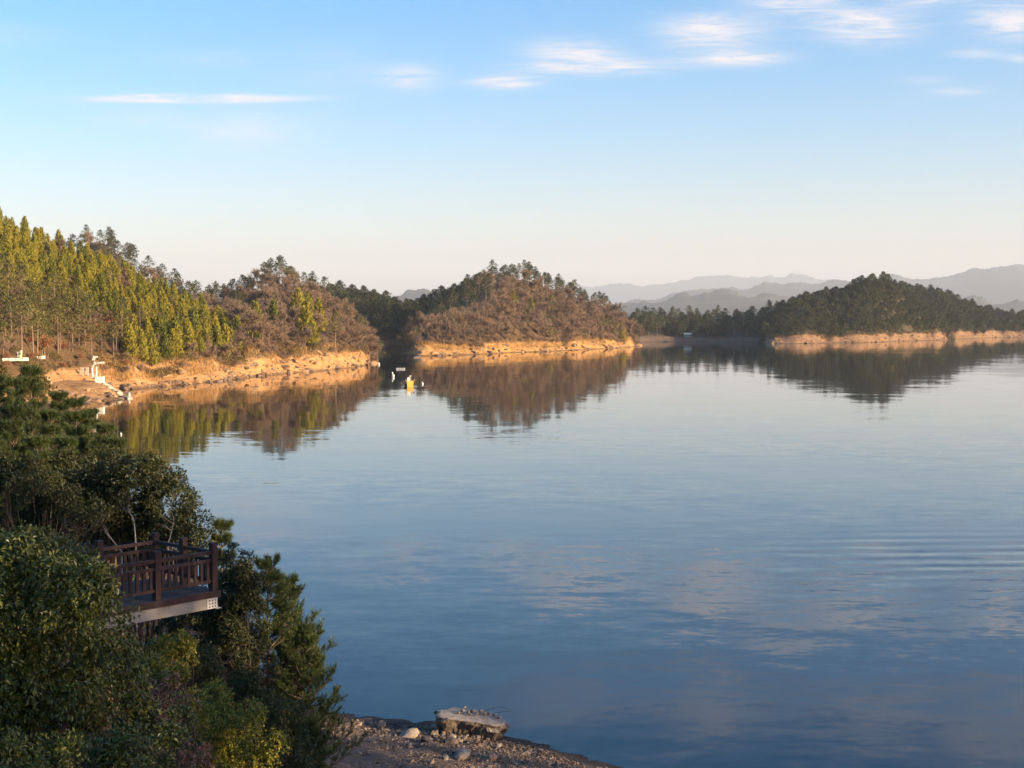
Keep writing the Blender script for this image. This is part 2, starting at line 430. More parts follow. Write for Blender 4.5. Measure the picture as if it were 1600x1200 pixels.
# ------------------------------------------------------------------ lofted land: shoreline, ridge and back slope
def catmull(P, n):
    P = np.asarray(P, float); k = len(P)
    u = np.linspace(0, k - 1, n); i = np.minimum(u.astype(int), k - 2); f = (u - i)[:, None]
    g = lambda j: P[np.clip(j, 0, k - 1)]
    a, b, c, d = g(i - 1), g(i), g(i + 1), g(i + 2)
    return 0.5 * (2 * b + (c - a) * f + (2 * a - 5 * b + 4 * c - d) * f ** 2 + (3 * b - a - 3 * c + d) * f ** 3)
LAND = {}
def loft(name, secs, mat, label, bank_w=9.0, bank_h=4.5, n=120, rows=22, power=0.85, amp=1.2, wob=1.6, back=60.0, seed=1, tree=8.0, dry=False, cat='hill', ledge=0.35, endz=-3.0, taper=None):
    """secs: (shore px, shore py | 3D point), (ridge px, ridge py, ridge depth)"""
    S = []; Rg = []
    for s, r in secs:
        S.append(gnd(*s) if len(s) == 2 else at(s[0], s[1], s[2]))
        q = at(*r); q[2] -= tree * 0.8; Rg.append(q)
    S = catmull(S, n); Rg = catmull(Rg, n)
    h = Rg[:, :2] - S[:, :2]; L = np.linalg.norm(h, axis=1); hd = h / L[:, None]
    k = np.arange(n)
    arc = np.concatenate([[0], np.cumsum(np.linalg.norm(np.diff(S[:, :2], axis=0), axis=1))])
    off = (fbm(arc / 14, arc * 0, seed, 4) * 2.0) * wob
    bw = np.minimum(bank_w * (1 + 0.6 * vnoise(arc / 18, arc * 0 + 3, seed + 5)), L * 0.45)
    bh = np.minimum(bank_h * (1 + 0.9 * fbm(arc / 16, arc * 0 + 9, seed + 6, 3)), np.maximum(Rg[:, 2] - S[:, 2], 0.6) * 0.8)
    cols = []
    D = []; Z = []; T = []
    if not dry:
        for d0, z0 in ((-9, -3.2), (-4, -1.4), (-1.2, -0.35)): D.append(off + d0); Z.append(S[:, 2] + z0); T.append(-1.0)
    nb = 9
    for j in range(nb + 1):
        s = j / nb; D.append(off * (1 - s) + bw * s)
        zz = S[:, 2] + bh * s ** 0.9
        Z.append(zz); T.append(-1 + s if s < 1 else 0.0)
    for j in range(1, rows + 1):
        s = j / rows; D.append(bw + (L - bw) * s)
        Z.append(S[:, 2] + bh + (Rg[:, 2] - S[:, 2] - bh) * (s ** power * 0.75 + 0.25 * math.sin(s * math.pi / 2))); T.append(s)
    for j in range(1, 7):
        s = j / 6; D.append(L + back * s); Z.append(Rg[:, 2] + (endz - Rg[:, 2]) * (1 - math.cos(s * math.pi / 2) ** 1.2) if not dry else Rg[:, 2] - (Rg[:, 2] + 5) * s ** 1.5); T.append(1 + s)
    D = np.array(D).T; Z = np.array(Z).T; T = np.array(T)
    X = S[:, None, 0] + hd[:, None, 0] * D; Y = S[:, None, 1] + hd[:, None, 1] * D
    m = np.clip(T + 1, 0, 1)[None, :]
    lim = np.clip((Rg[:, 2] - S[:, 2]) / 8.0, 0.05, 1)[:, None]
    Z = Z + amp * fbm(X / 13, Y / 13, seed + 20, 4) * m * np.clip(T[None, :] * 3, 0, 1) * lim
    inb = ((T > -1) & (T <= 0)).astype(float)[None, :]
    Z = Z + inb * ledge * (fbm(X / 3.2, Y / 3.2, seed + 30, 3) * 1.6 + 0.55 * np.round(Z / 0.9) * 0.9 - 0.55 * Z) * np.minimum(1, np.abs(D - off[:, None]) / 2.0)
    if taper:
        w = np.clip(np.minimum(k, n - 1 - k) / 5.0, 0, 1)[:, None] if taper is True else np.clip((n - 1 - k) / 5.0, 0, 1)[:, None]
        Z = Z * w - 2.5 * (1 - w)
    V = np.stack([X, Y, Z], -1); r = V.shape[1]
    idx = np.arange(n * r).reshape(n, r)
    F = np.stack([idx[:-1, :-1], idx[1:, :-1], idx[1:, 1:], idx[:-1, 1:]], -1).reshape(-1, 4)
    ob = link(name, make_mesh(name, V.reshape(-1, 3), F, [mat], smooth=True))
    tag(ob, label, cat, kind='structure')
    LAND[name] = (V, T, ob)
    return ob
def scatter(landname, spacing, trange, rng, keep=None, limit=4000):
    V, T, ob = LAND[landname]
    js = [j for j in range(len(T) - 1) if T[j] >= trange[0] - 1e-6 and T[j + 1] <= trange[1] + 1e-6]
    A = V[:-1, js]; B = V[1:, js]; C = V[:-1, [j + 1 for j in js]]; E = V[1:, [j + 1 for j in js]]
    area = np.linalg.norm(np.cross(B - A, C - A), axis=-1) + 1e-6
    pr = area.ravel() / area.sum()
    tot = int(min(120000, area.sum() / spacing ** 2 * 30)) + 10
    ch = rng.choice(len(pr), size=tot, p=pr); i, j = np.unravel_index(ch, area.shape)
    u = rng.random(tot)[:, None]; v = rng.random(tot)[:, None]
    P = (A[i, j] * (1 - u) + B[i, j] * u) * (1 - v) + (C[i, j] * (1 - u) + E[i, j] * u) * v
    tt = T[np.array(js)[j]] + v[:, 0] * (T[np.array(js)[j] + 1] - T[np.array(js)[j]])
    grid = {}; out = []
    for p, ti in zip(P, tt):
        if keep is not None and not keep(p, ti): continue
        sp = spacing
        c = (int(math.floor(p[0] / sp)), int(math.floor(p[1] / sp)))
        ok = True
        for a in (-1, 0, 1):
            for b in (-1, 0, 1):
                for q in grid.get((c[0] + a, c[1] + b), ()):
                    if (q[0] - p[0]) ** 2 + (q[1] - p[1]) ** 2 < sp * sp: ok = False; break
        if ok:
            grid.setdefault(c, []).append(p); out.append((p, ti))
            if len(out) >= limit: break
    return out

loft('left_hillside', [((-420, 690), (-420, 270, 300)), ((-150, 650), (-150, 288, 325)), ((20, 634), (0, 328, 340)), ((120, 615), (60, 353, 350)), ((215, 607), (130, 380, 360)),
     ((300, 600), (200, 412, 375)), ((350, 594), (260, 440, 385)), ((400, 588), (310, 462, 388)), ((425, 586), (352, 492, 384)), ((440, 584), (392, 545, 378)), ((452, 583), (430, 574, 384))],
     M['hill'], 'steep sunlit wooded hillside with orange rock bank at left', tree=6.0, seed=3, n=170, bank_h=3.6, bank_w=8)
loft('brown_wood_hill', [((330, 596), (250, 452, 500)), ((400, 588), (360, 450, 545)), ((450, 583), (440, 413, 545)), ((500, 579), (500, 446, 540)), ((540, 575), (545, 478, 530)), ((570, 571), (572, 512, 512)), ((586, 568), (582, 548, 490)), ((592, 567), (590, 562, 478))],
     M['hill'], 'rounded brown wooded hill with pale rock bank beyond the conifers', tree=9.5, seed=11, n=130, taper='end')
loft('left_summit', [((60, 480, 520), (60, 385, 600)), ((100, 480, 520), (108, 378, 600)), ((130, 480, 520), (132, 360, 605)), ((160, 480, 520), (160, 358, 605)), ((190, 480, 520), (192, 380, 600)), ((220, 490, 520), (220, 408, 590)), ((260, 495, 520), (262, 428, 580)), ((320, 500, 520), (320, 446, 570))],
     M['far_island'], 'dark wooded summit peeking over the left hillside', tree=8.0, seed=17, n=70, rows=10, dry=True)
loft('channel_hill', [((470, 549), (470, 452, 790)), ((520, 548), (520, 447, 800)), ((560, 548), (560, 452, 805)), ((585, 547), (600, 460, 810)), ((600, 546), (632, 470, 815)), ((606, 544), (680, 490, 820))],
     M['island'], 'green wooded hill closing the channel behind the brown hill', tree=8.0, seed=23, n=80, rows=16)
loft('dark_ridge', [((600, 540), (590, 505, 850)), ((615, 541), (620, 480, 860)), ((640, 543), (655, 465, 865)), ((680, 545), (700, 452, 870)), ((720, 545), (750, 432, 872)), ((780, 543), (800, 430, 872)), ((850, 542), (860, 450, 872))],
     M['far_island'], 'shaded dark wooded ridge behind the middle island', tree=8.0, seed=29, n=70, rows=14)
loft('middle_island', [((628, 553), (631, 547, 600)), ((645, 556), (650, 512, 625)), ((680, 556), (690, 482, 660)), ((740, 554), (745, 437, 700)), ((800, 551), (800, 416, 730)), ((860, 549), (852, 430, 760)), ((920, 546), (902, 455, 780)), ((960, 544), (948, 470, 792)), ((985, 542), (978, 500, 790)), ((996, 541), (993, 530, 775)), ((1000, 540), (998, 538, 765))],
     M['island'], 'middle wooded island with golden sandy bank', tree=8.0, seed=31, n=170, bank_h=4.2, bank_w=11, taper=True)
loft('low_shore', [((975, 536), (978, 515, 940)), ((990, 535), (990, 490, 970)), ((1040, 534), (1040, 487, 985)), ((1100, 534), (1100, 487, 990)), ((1150, 534), (1150, 486, 995)), ((1205, 534), (1210, 478, 1000)), ((1260, 533), (1260, 470, 1010))],
     M['low_shore'], 'low shaded pine shore between the two islands', tree=11.0, seed=37, n=90, rows=12, bank_h=3.0)
loft('right_island', [((1192, 536.5), (1196, 528, 870)), ((1205, 537), (1215, 480, 930)), ((1240, 537), (1260, 458, 955)), ((1300, 536), (1312, 449, 965)), ((1360, 535), (1358, 426, 970)), ((1400, 533.5), (1392, 431, 975)), ((1430, 532.5), (1425, 455, 985)), ((1460, 531.7), (1455, 482, 990)), ((1478, 531), (1476, 510, 990)), ((1488, 530.6), (1487, 527, 985))],
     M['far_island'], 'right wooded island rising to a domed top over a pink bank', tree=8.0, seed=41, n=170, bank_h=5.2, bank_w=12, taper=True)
loft('far_right_shore', [((1380, 531), (1380, 444, 1240)), ((1450, 530.5), (1450, 447, 1245)), ((1500, 529.5), (1500, 465, 1250)), ((1550, 527.5), (1545, 481, 1255)), ((1600, 526.5), (1600, 490, 1260)), ((1700, 525), (1700, 492, 1280)), ((1850, 524), (1850, 488, 1300))],
     M['far_island'], 'long wooded shore stepping down at the far right', tree=8.0, seed=43, n=110, bank_h=4.5, bank_w=12)
loft('landing_spit', [((-60, 648), (-60, 612, 256)), ((20, 640), (20, 607, 262)), ((60, 634), (60, 600, 268)), ((100, 629), (105, 596, 274)), ((150, 627), (155, 597, 279)), ((185, 624.5), (182, 607, 281)), ((203, 622.5), (203, 619, 276)), ((209, 621.8), (209, 620.5, 273))],
     M['hill'], 'low sandy spit below the white crane frame at the left shore', tree=0.0, seed=47, n=80, bank_h=3.0, bank_w=9, back=30, wob=0.5, rows=8, taper=True)

# unseen rise added beside the viewer to carry the trees shading the near slope
def mound(name, c, rad, hgt, mat, label, seed):
    n = 60; g = np.linspace(-1, 1, n); gx, gy = np.meshgrid(g, g, indexing='ij')
    X = c[0] + gx * rad * 2.6; Y = c[1] + gy * rad * 2.6; rr = np.hypot(gx, gy) * 2.6
    Z = hgt * np.exp(-rr ** 2 * 0.75) * (1 + 0.25 * fbm(X / 30, Y / 30, seed)) - 2.0
    idx = np.arange(n * n).reshape(n, n); F = np.stack([idx[:-1, :-1], idx[1:, :-1], idx[1:, 1:], idx[:-1, 1:]], -1).reshape(-1, 4)
    o = link(name, make_mesh(name, np.stack([X, Y, Z], -1).reshape(-1, 3), F, [mat], True)); tag(o, label, 'hill', kind='structure')
mound('shade_rise', (66.0, 4.0), 17.0, 9.0, M['far_island'], 'unseen low rise added beside the viewpoint to carry shade trees', 61)

# ------------------------------------------------------------------ far mountain ranges
def mountain_mat():
    m, nt = new_mat('far_mountain'); t = NT(nt); pos = t.pos()
    n1 = t.noise(pos, 0.004, 6, 0.6); col = t.mix(t.math('MULTIPLY', t.math('SUBTRACT', n1.outputs['Fac'], 0.35), 3, True), (0.035, 0.045, 0.03), (0.09, 0.085, 0.055))
    p = t.n('ShaderNodeBsdfPrincipled'); t.l(col, p.inputs['Base Color']); p.inputs['Roughness'].default_value = 1.0; p.inputs['Specular IOR Level'].default_value = 0.0
    t.out(p.outputs[0]); return m
M['mountain'] = mountain_mat()
def mountain(name, prof, Y, depth, rough, seed, label):
    px = np.array([p[0] for p in prof], float); py = np.array([p[1] for p in prof], float)
    n = 700; q = np.linspace(px[0], px[-1], n)
    base = np.interp(q, px, py)
    k = np.ones(7) / 7; base = np.convolve(np.pad(base, 3, 'edge'), k, 'valid')
    x = (q - 800) / FPX * Y
    ridge = np.array([at(a, b, Y)[2] for a, b in zip(q, base)])
    ridge = ridge + rough * (0.6 - np.abs(fbm(x / (Y * 0.05), x * 0, seed, 7, 0.62)) * 2.2)
    sm = np.convolve(np.pad(ridge, 30, 'edge'), np.ones(61) / 61, 'valid')
    rows = 60; V = []
    for j in range(rows + 1):
        s = j / rows
        yy = Y - depth * (1 - s)
        xx = x * (yy / Y); q = depth * 0.45
        e = 1 - 2.2 * np.abs(fbm(xx / q + 0.35 * fbm(xx / q * 2, np.full(n, yy / q * 2), seed + 5, 2), np.full(n, yy / q), seed + 7, 2, 0.35))
        z = sm * (s ** 1.15) * (1 - (1 - s) * 0.42 * (1 - e)) + (ridge - sm) * s ** 14
        V.append(np.stack([xx, np.full(n, yy), np.where(j == 0, -1.5, z)], -1))
    for s in (0.5, 1.0): V.append(np.stack([x * (1 + 0.03 * s), np.full(n, Y + depth * 0.6 * s), ridge * (1 - s) - 1.5 * s], -1))
    V = np.array(V); r = len(V); idx = np.arange(r * n).reshape(r, n)
    F = np.stack([idx[:-1, :-1], idx[:-1, 1:], idx[1:, 1:], idx[1:, :-1]], -1).reshape(-1, 4)
    o = link(name, make_mesh(name, V.reshape(-1, 3), F, [M['mountain']], True)); tag(o, label, 'mountain range', kind='structure')
mountain('near_mountain', [(-300, 470), (300, 470), (560, 470), (620, 462), (660, 457), (700, 466), (800, 480), (900, 490), (960, 480), (1000, 473), (1060, 464), (1100, 465), (1135, 457), (1160, 467), (1200, 461), (1250, 466), (1320, 472), (1420, 470), (1500, 467), (1560, 471), (1610, 477), (1750, 480), (2000, 470)], 7500, 2200, 45, 71, 'near blue-grey range of low hills beyond the islands')
mountain('middle_mountain', [(700, 480), (860, 480), (960, 477), (1020, 470), (1060, 462), (1100, 456), (1150, 454), (1215, 442), (1260, 446), (1300, 440), (1350, 448), (1450, 470), (1600, 480), (1800, 480)], 11500, 2800, 55, 73, 'middle pale blue range left of the domed island')
mountain('right_mountain', [(1250, 470), (1320, 450), (1380, 436), (1400, 431), (1450, 427), (1500, 425), (1550, 422), (1590, 418), (1650, 421), (1750, 430), (1900, 440), (2100, 450)], 13500, 3800, 60, 79, 'broad hazy mountain behind the far right shore')
mountain('far_mountain', [(-600, 460), (0, 460), (500, 462), (700, 460), (860, 456), (920, 451), (960, 448), (1000, 449), (1040, 443), (1080, 438), (1130, 435), (1180, 438), (1220, 434), (1255, 428), (1290, 434), (1320, 435), (1400, 440), (1600, 440), (1800, 440)], 20000, 4200, 90, 83, 'farthest faint blue mountain range under the cream horizon')

# ------------------------------------------------------------------ haze
def haze_box():
    m, nt = new_mat('haze'); t = NT(nt)
    v = t.n('ShaderNodeVolumePrincipled'); v.inputs['Density'].default_value = 6.6e-5
    v.inputs['Color'].default_value = (0.78, 0.89, 1.0, 1); v.inputs['Anisotropy'].default_value = 0.0
    o = t.n('ShaderNodeOutputMaterial'); t.l(v.outputs[0], o.inputs['Volume'])
    b = MB(); x0, x1, y0, y1, z0, z1 = W0 - 50, W1 + 50, WY0 - 50, WY1 + 50, -6.0, 860.0
    b.hexa([[x0, y0, z0], [x1, y0, z0], [x1, y1, z0], [x0, y1, z0], [x0, y0, z1], [x1, y0, z1], [x1, y1, z1], [x0, y1, z1]])
    o = b.build('haze', m); tag(o, 'thin blue haze in the air over the lake', 'haze', kind='stuff')
haze_box()
# ------------------------------------------------------------------ tree kinds (each kind a few crowns, copied as individuals)
def limbs_mesh(name, segs, mat, k=4):
    """segs: (p, q, r0, r1); open frusta"""
    P = np.array([s[0] for s in segs]); Q = np.array([s[1] for s in segs]); r0 = np.array([s[2] for s in segs]); r1 = np.array([s[3] for s in segs])
    D = unit(Q - P); A = unit(np.cross(D, np.array([0.37, 0.11, 0.92]))); B = np.cross(D, A)
    an = np.arange(k) * 2 * math.pi / k
    ring = np.cos(an)[None, :, None] * A[:, None] + np.sin(an)[None, :, None] * B[:, None]
    V = np.concatenate([P[:, None] + ring * r0[:, None, None], Q[:, None] + ring * r1[:, None, None]], 1)
    n = len(P); j = np.arange(k)
    f = np.stack([j, (j + 1) % k, (j + 1) % k + k, j + k], -1)
    F = (np.arange(n)[:, None, None] * 2 * k + f[None]).reshape(-1, 4)
    return make_mesh(name, V.reshape(-1, 3), F, [mat], True)
def conifer_kind(rng, H, Rm, n=800, mat='conifer'):
    t = rng.random(n * 3); t = t[rng.random(n * 3) < (1 - t) ** 0.7 * 0.9 + 0.12][:n]; m = len(t)
    a = rng.random(m) * 2 * math.pi
    ph = rng.random(4) * 6.28
    r = Rm * np.minimum(1, ((t + 0.03) / 0.22)) ** 0.55 * (1 - t) ** 0.72
    lump = 1 + 0.22 * np.sin(3 * a + ph[0] + t * 5) + 0.16 * np.sin(5 * a + ph[1] - t * 11) + 0.12 * np.sin(2 * a + 17 * t + ph[2])
    r = r * lump * (0.72 + 0.33 * rng.random(m)) + 0.05
    P = np.stack([r * np.cos(a), r * np.sin(a), 0.35 + t * (H - 0.7)], -1)
    D = np.stack([np.cos(a) * 0.5, np.sin(a) * 0.5, np.full(m, 0.95)], -1) + rng.normal(size=(m, 3)) * 0.25
    L = (0.62 + 0.55 * rng.random(m)) * H / 10
    V, F = diamonds(P, D, L, L * 0.48, rng, N=np.stack([np.cos(a), np.sin(a), 0 * a], -1) + rng.normal(size=(m, 3)) * 0.5)
    crown = make_mesh('crown', V, F, [M[mat]])
    trunk = limbs_mesh('trunk', [((0, 0, -0.6), (0, 0, H * 0.45), 0.16, 0.1), ((0, 0, H * 0.45), (0, 0, H * 0.85), 0.1, 0.03)], M['bark_far'], 5)
    return trunk, crown
def pine_kind(rng, H, W, lo, n_clump, mat, per=20, leaf=0.55, bare=False):
    """trunk, side limbs and flat irregular clumps of needles"""
    segs = []; ln = rng.normal(size=2) * 0.05 * H
    top = np.array([ln[0], ln[1], H]); mid = np.array([ln[0] * 0.3, ln[1] * 0.3, H * 0.5])
    segs += [((0, 0, -0.6), tuple(mid), 0.2 * H / 10, 0.13 * H / 10), (tuple(mid), tuple(top), 0.13 * H / 10, 0.03)]
    C = []; S = []
    for i in range(n_clump):
        t = lo + (1 - lo) * (i + rng.random() * 0.9) / n_clump
        s = (t - lo) / (1 - lo)
        rr = W * (0.35 + 0.65 * math.sin(math.pi * min(1, s * 0.75 + 0.25))) * (1 - s ** 4) ** 0.5
        a = i * 2.399 + rng.random() * 0.9; rad = rr * (0.35 + 0.65 * rng.random() ** 0.6)
        o = mid * (t / 0.5) if t < 0.5 else mid + (top - mid) * (t - 0.5) / 0.5
        c = o + np.array([math.cos(a) * rad, math.sin(a) * rad, 0.12 * rad + rng.normal() * 0.15])
        b = o + np.array([0, 0, -0.25 * rad])
        segs.append((tuple(b), tuple(c), 0.05, 0.02)); C.append(c); S.append(0.55 + 0.5 * rng.random())
    C.append(top); S.append(0.6); C = np.array(C); S = np.array(S) * W * 0.42
    k = per; n = len(C) * k
    cc = np.repeat(C, k, 0); ss = np.repeat(S, k)
    u = unit(rng.normal(size=(n, 3))) * (rng.random(n) ** 0.45)[:, None]
    P = cc + u * ss[:, None] * np.array([1, 1, 0.55])
    D = u * 0.8 + np.array([0, 0, 0.6]) + rng.normal(size=(n, 3)) * 0.45
    L = leaf * (0.7 + 0.6 * rng.random(n))
    V, F = diamonds(P, D, L, L * 0.4, rng)
    return limbs_mesh('trunk', segs, M['bark_far'], 5), make_mesh('crown', V, F, [M[mat]])
def bare_kind(rng, H, W, mat='twig', n_twig=2500, leafy=0.0):
    segs = []; tips = []
    def grow(p, d, L, r, lev):
        q = p + d * L; segs.append((tuple(p), tuple(q), r, r * 0.6))
        if lev >= 3: tips.append((p, q)); return
        for _ in range(3 if lev else 5):
            nd = unit(d * 0.9 + rng.normal(size=3) * (0.62 if lev else 0.75) * np.array([W, W, 0.7]) + np.array([0, 0, 0.15]))
            st = p + d * L * (0.55 + 0.45 * rng.random()); grow(st, nd, L * (0.6 + 0.25 * rng.random()), r * 0.55, lev + 1)
    grow(np.array([0, 0, -0.4]), unit(np.array([rng.normal() * 0.1, rng.normal() * 0.1, 1])), H * 0.36, 0.13, 0)
    A = np.array([t[0] for t in tips]); B = np.array([t[1] for t in tips])
    i = rng.integers(0, len(A), n_twig); s = rng.random((n_twig, 1)) * 1.1
    P = A[i] + (B[i] - A[i]) * s
    D = unit(B[i] - A[i]) + rng.normal(size=(n_twig, 3)) * 0.6 + np.array([0, 0, 0.25])
    V, F = slivers(P, D, 0.5 + 0.7 * rng.random(n_twig), 0.06, rng)
    nl = int(n_twig * (0.16 + leafy)); i = rng.integers(0, len(A), nl)
    P2 = A[i] + (B[i] - A[i]) * rng.random((nl, 1)) + rng.normal(size=(nl, 3)) * 0.35
    V2, F2 = diamonds(P2, rng.normal(size=(nl, 3)), 0.20 + 0.16 * leafy, 0.12 + 0.1 * leafy, rng)
    crown = make_mesh('crown', np.vstack([V, V2]), [F, F2 + len(V)], [M[mat]])
    return limbs_mesh('trunk', segs, M['bark_far'], 4), crown
def bush_kind(rng, H, W, mat, n=420):
    a = rng.random(n) * 2 * math.pi; ct = rng.random(n); st = np.sqrt(1 - ct ** 2)
    rr = (0.7 + 0.35 * rng.random(n)) * (1 + 0.2 * np.sin(3 * a + rng.random() * 6) * st)
    P = np.stack([W * rr * st * np.cos(a), W * rr * st * np.sin(a), H * rr * ct * 0.95], -1)
    D = unit(P) + rng.normal(size=(n, 3)) * 0.5 + np.array([0, 0, 0.3])
    V, F = diamonds(P, D, 0.3 + 0.3 * rng.random(n), 0.18, rng)
    segs = [((0, 0, -0.3), (math.cos(b) * W * 0.5, math.sin(b) * W * 0.5, H * 0.7), 0.05, 0.015) for b in np.arange(6)]
    return limbs_mesh('stem', segs, M['bark_far'], 4), make_mesh('crown', V, F, [M[mat]])

rt = np.random.default_rng(21)
KIND = {
    'conifer': [conifer_kind(rt, 10, 2.1 + 0.6 * rt.random()) for _ in range(6)],
    'island_pine': [pine_kind(rt, 6.8, 3.3, 0.08, 38, 'pine', 26, 0.72) for _ in range(6)],
    'crest_pine': [pine_kind(rt, 10, 2.6, 0.42, 20, 'pine', 22, 0.6) for _ in range(5)],
    'slope_pine': [pine_kind(rt, 12, 2.8, 0.45, 20, 'hill_pine', 26, 0.6) for _ in range(5)],
    'bare': [bare_kind(rt, 8, 1.0) for _ in range(6)],
    'rust': [bare_kind(rt, 6, 1.1, 'rust', 500, 1.2) for _ in range(2)],
    'bush': [bush_kind(rt, 2.4, 2.0, 'bush') for _ in range(3)],
    'brush': [bare_kind(rt, 3.2, 1.5, 'twig', 500) for _ in range(3)],
}
COUNT = {}
def plant(kind, name, p, scale, label, group, cat='tree', rng=R, sz=None):
    tr, cr = KIND[kind][rng.integers(len(KIND[kind]))]
    s = scale * (0.78 + 0.44 * rng.random())
    e = empty(name, tuple(p), rng.random() * 6.28, (s, s, s * (sz or 1.0)))
    link('stem' if kind == 'bush' else 'trunk', tr, e); link('crown', cr, e)
    tag(e, label, cat, group); COUNT[group] = COUNT.get(group, 0) + 1
    return e
def zone(p, t):
    x, y, d = proj(p)
    v = 'on the ridge' if t > 0.85 else ('high up' if t > 0.62 else ('at mid-height' if t > 0.4 else ('on the lower half' if t > 0.18 else 'at the foot')))
    return v, x
def where(p, cuts, words):
    x = proj(p)[0]
    for k, w in zip(cuts, words):
        if x < k: return w
    return words[-1]
def in_view(p, h=10, mx=40):
    x, y, d = proj(p); w = 3 * FPX / d
    return d > 5 and -mx - w < x < 1600 + mx + w

# left hillside
rs = np.random.default_rng(5)
def sel(p, t):
    if not in_view(p): return False
    return True
for p, t in scatter('left_hillside', 2.75, (0.02, 1.1), rs, sel):
    x, y, d = proj(p); u = rs.random()
    low = x < 195 and y > 470 + 0.25 * x and t < 0.62
    if low:
        if y > 560 and x > 60 and u < 0.6: continue
        if u < 0.62: plant('slope_pine', 'slope_pine_tree', p, 0.68, 'olive bare-trunked pine on the lower left slope, %s' % where(p, (50, 110), ('at the picture edge', 'above the short white wall', 'above the curved white frame')), 'pines on the lower left slope', rng=rs)
        elif u < 0.9: plant('bare', 'bare_tree', p, 0.8, 'leafless brown tree among the pines on the lower left slope', 'bare trees on the lower left slope', rng=rs)
        else: plant('rust', 'rust_leaved_tree', p, 0.9, 'rust-leaved small tree on the lower left slope', 'rust-leaved trees on the lower left slope', rng=rs)
    else:
        near = t < 0.3
        if u < (0.16 if near else 0.03): plant('bare', 'bare_tree', p, 0.75, 'leafless brown tree among the hillside conifers', 'bare trees among the hillside conifers', rng=rs)
        elif u < (0.26 if near else 0.045): plant('slope_pine', 'slope_pine_tree', p, 0.55, 'olive pine standing among the hillside conifers', 'pines among the hillside conifers', rng=rs)
        elif near and x < 395: plant('conifer', 'shore_conifer_tree', p, 0.66, 'tall narrow conifer just above the left orange bank, %s' % where(p, (240, 300, 350), ('right of the curved white frame', 'left of the bank middle', 'right of the bank middle', 'nearest the brown hill')), 'conifers above the left bank', rng=rs, sz=1.05)
        else: plant('conifer', 'hillside_conifer_tree', p, 0.49, 'yellow-green conifer %s of the left hillside, %s' % (zone(p, t)[0], 'by the left picture edge' if x < 110 else ('left of the far summit trees' if x < 190 else ('above the curved white frame' if x < 270 else 'toward the brown hill'))), 'conifers on the left hillside', rng=rs)
for p, t in scatter('left_hillside', 3.4, (-0.3, 0.12), rs, lambda p, t: in_view(p) and proj(p)[0] > 190, 70):
    u = rs.random()
    if u < 0.5: plant('bush', 'bank_bush', p, 0.9, 'olive bush at the foot of the left hillside conifers', 'bushes along the left bank', 'bush', rs)
    else: plant('brush', 'bank_brush', p, 0.9, 'leafless brown shrub at the foot of the left hillside conifers', 'bare shrubs along the left bank', 'shrub', rs)
for p, t in scatter('left_hillside', 2.3, (-0.1, 0.5), rs, lambda p, t: in_view(p) and proj(p)[0] < 200 and proj(p)[1] > 500, 150):
    u = rs.random()
    if u < 0.3: plant('rust', 'rust_shrub', p, 0.38, 'low rust-leaved shrub under the pines of the lower left slope', 'rust shrubs under the left pines', 'shrub', rs)
    elif u < 0.7: plant('brush', 'slope_brush', p, 0.7, 'low leafless shrub under the pines of the lower left slope', 'bare shrubs under the left pines', 'shrub', rs)
    else: plant('bush', 'slope_bush', p, 0.65, 'low olive bush under the pines of the lower left slope', 'bushes under the left pines', 'bush', rs)
# brown wood hill
rs = np.random.default_rng(6)
for p, t in scatter('brown_wood_hill', 5.6, (0.0, 1.1), rs, in_view and (lambda p, t: in_view(p))):
    x, y, d = proj(p); u = rs.random()
    if t > 0.8 and u < 0.85 and x < 520: plant('crest_pine', 'crest_pine_tree', p, 0.95, 'dark pine on the crest of the brown wooded hill, %s' % where(p, (360, 430), ('left end', 'left of the top', 'on the top')), 'pines on the brown hill crest', rng=rs)
    elif t < 0.38 and (460 < x < 502 or (395 < x < 432 and u < 0.35)) and u < 0.6: plant('conifer', 'dark_conifer_tree', p, 0.95, 'dark green conifer in front of the brown wooded hill, %s' % where(p, (385, 445), ('nearest the left hillside', 'in the left clump', 'in the right clump')), 'conifers on the brown hill', rng=rs)
    elif x < 375 and t < 0.4 and u < 0.4: plant('conifer', 'dark_conifer_tree', p, 0.75, 'dark green conifer in front of the brown wooded hill, %s' % where(p, (385, 445), ('nearest the left hillside', 'in the left clump', 'in the right clump')), 'conifers on the brown hill', rng=rs)
    elif u < 0.1: plant('slope_pine', 'slope_pine_tree', p, 0.8, 'olive pine among the bare trees of the brown hill', 'pines on the brown hill', rng=rs)
    else: plant('bare', 'bare_tree', p, 1.2, 'leafless brown tree %s of the rounded brown hill, %s' % (zone(p, t)[0], 'left part' if x < 430 else ('middle part' if x < 510 else 'by the channel')), 'bare trees on the brown hill', rng=rs)
for p, t in scatter('brown_wood_hill', 4.2, (-0.25, 0.08), rs, lambda p, t: in_view(p), 50):
    plant('bush' if rs.random() < 0.3 else 'brush', 'bank_brush', p, 1.1, 'low shrub along the bank of the brown hill', 'shrubs along the brown hill bank', 'shrub', rs)
rs = np.random.default_rng(8)
for p, t in scatter('left_summit', 6.5, (0.35, 1.2), rs, lambda p, t: proj(p)[0] < 282 and proj(p)[1] < 470 and proj(p)[0] > 90):
    k = 'crest_pine' if rs.random() < 0.7 else 'bare'
    plant(k, 'summit_tree', p, 0.9, 'far tree on the summit behind the left hillside, %s' % where(p, (135, 190, 230), ('left shoulder', 'on the top', 'right shoulder', 'trailing down to the right')), 'trees on the left summit', rng=rs)
